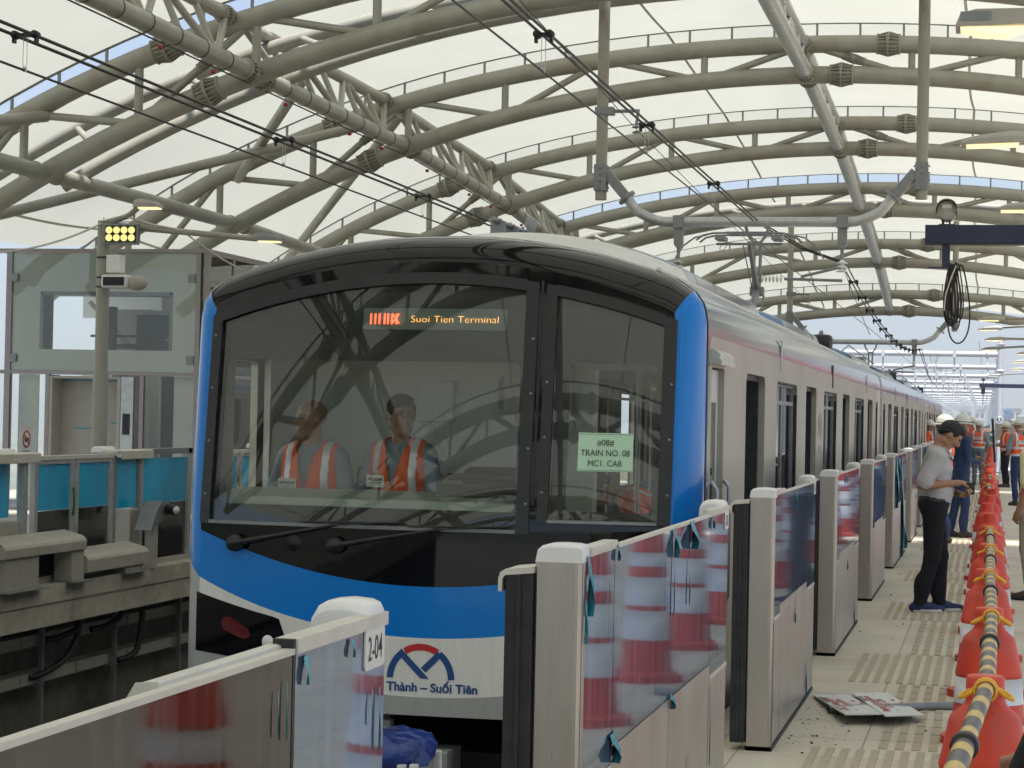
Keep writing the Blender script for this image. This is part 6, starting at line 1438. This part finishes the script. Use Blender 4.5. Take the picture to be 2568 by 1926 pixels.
# ================================================================ city beyond
t=thing('added_reflection_hall','added unseen hall with a red roof, for a pink reflection on the train','hall',(12,160,-12),None)  # hall added out of view to give the train shoulder a pink reflection
m=MB(); m.box(7,30,105,260,-12,4.5); m.build('wall','citywall',t); m=MB(); m.prism([(6,4.5),(31,4.5),(31,6),(18,12),(6,6)],104,261,lambda u,v,w:(u,w,v)); m.build('roof','added_red_roof',t)
def building(px0,px1,pyt,D,mt,lab,roof=None,flo=3.2,depth=14):
    a=at(px0,pyt,D); b=at(px1,pyt,D); t=thing('building',lab,'building',((a.x+b.x)/2,a.y,-12)); x0,x1,y=a.x,b.x,a.y; zt=a.z
    m=MB(); m.box(x0,x1,y,y+depth,-12,zt); w=m.build('wall',mt,t)
    m=MB(); m.box(x0-.3,x1+.3,y-.3,y+depth,zt,zt+.5); m.build('parapet' if roof is None else 'roof',roof or mt,t)
    n=max(2,int((x1-x0)/3.2)); k=0; z=zt-2.6
    m=MB()
    while z>-8 and k<14:
        for i in range(n):
            cx=x0+(i+.5)*(x1-x0)/n; ww=(x1-x0)/n*.3; m.box(cx-ww,cx+ww,y-.06,y-.02,z,z+1.5)
        z-=flo; k+=1
    m.build('window','window',w); m=MB(); z=zt-3.4
    while z>-8: m.box(x0,x1,y-.35,y,z,z+.15); z-=flo
    m.build('balcony',mt,w)
for args in [(2290,2318,965,900,'citywall','pale apartment block furthest left among the far gantries'),(2338,2362,925,1000,'citywall','tall cream tower rising behind the far gantries'),(2372,2392,990,1150,'citywall','slim pale tower between the cream tower and the masts'),(2405,2440,1005,820,'citywall','broad pale block left of the right-hand masts'),(2444,2470,1028,700,'citywall','low pale block just left of the right-hand masts'),(2518,2536,1030,520,'cityblue','low blue fronted building right of the masts'),(2530,2562,1024,560,'citywall','white box building with dark windows right of the masts'),(2556,2640,1046,430,'citywall','white building at the right edge behind the workers'),(2180,2288,1010,1000,'citywall','long pale block hidden low behind the train')]: building(*args)
q=at(2545,1060,300); t=thing('house','house with a red tiled roof at the right behind the workers','house',(q.x+4,q.y,-12)); m=MB(); m.box(q.x-6,q.x+16,q.y,q.y+12,-12,.2); m.build('wall','citywall',t); m=MB(); m.prism([(q.x-8,.2),(q.x+18,.2),(q.x+5,3.4)],q.y-1,q.y+13,lambda u,v,w:(u,w,v)); m.build('roof','redroof',t)
def tree(px,py,D,h,r,lab):
    q=at(px,py,D); t=thing('tree',lab,'tree',(q.x,q.y,-12),'trees beside the viaduct'); rnd=random.Random(int(px*7)); top=q.z
    m=MB(); m.path([(q.x,q.y,-12),(q.x+.2,q.y,top-h*.4)],[.35,.12],8)
    for k in range(5): a=k*1.3; m.path([(q.x,q.y,top-h*.6),(q.x+r*.6*math.cos(a),q.y+r*.6*math.sin(a),top-h*.25)],[.12,.04],6)
    m.build('trunk','boot',t)
    m=MB()
    cl=[(rnd.gauss(0,.42)*r,rnd.gauss(0,.42)*r,rnd.random()**.7) for _ in range(26)]
    for cx,cy,cz in cl:
        rr=r*.34*(.6+.6*rnd.random())
        for _ in range(60):
            v=Vector((rnd.gauss(0,1),rnd.gauss(0,1),rnd.gauss(0,1))).normalized()*rr*rnd.random()**.4; p=Vector((q.x+cx+v.x,q.y+cy+v.y,top-h*.75*(1-cz)+v.z-rr*.5)); a=Vector((rnd.uniform(-1,1),rnd.uniform(-1,1),rnd.uniform(-.5,1))).normalized(); _,u_,w_=frame(a); s=.25*r/3
            m.add([p-u_*s,p+w_*s*.6,p+u_*s,p-w_*s*.6],[(0,1,2,3)])
    m.build('crown','leaf',t)
for a in [(2462,1086,170,8,3.2,'round green tree left of the end of the cone row'),(2443,1092,190,7,2.6,'small green tree left of the rounder one beyond the platform'),(2530,1058,330,7,4,'green tree before the white buildings on the right'),(2562,1056,350,7,4,'green tree at the right edge before the white buildings'),(2400,1084,260,8,4,'green tree low among the gantries behind the workers'),(2350,1080,330,8,4,'green tree low beside the tail of the train')]: tree(*a)

# ================================================================ air
m=MB(); m.box(-750,750,-230,1550,-13.5,90); hz_=m.build('haze',[],None); hm_=bpy.data.materials.new('haze air'); hm_.use_nodes=True; n=hm_.node_tree; n.nodes.clear()
v=n.nodes.new('ShaderNodeVolumePrincipled'); v.inputs['Color'].default_value=(.92,.97,1,1); v.inputs['Density'].default_value=.0011; v.inputs['Anisotropy'].default_value=.2; o_=n.nodes.new('ShaderNodeOutputMaterial'); n.links.new(v.outputs[0],o_.inputs['Volume'])
hz_.data.materials.append(hm_); hz_['kind']='stuff'; hz_['label']='pale hazy air over the far gantries and the city'; hz_['category']='haze'
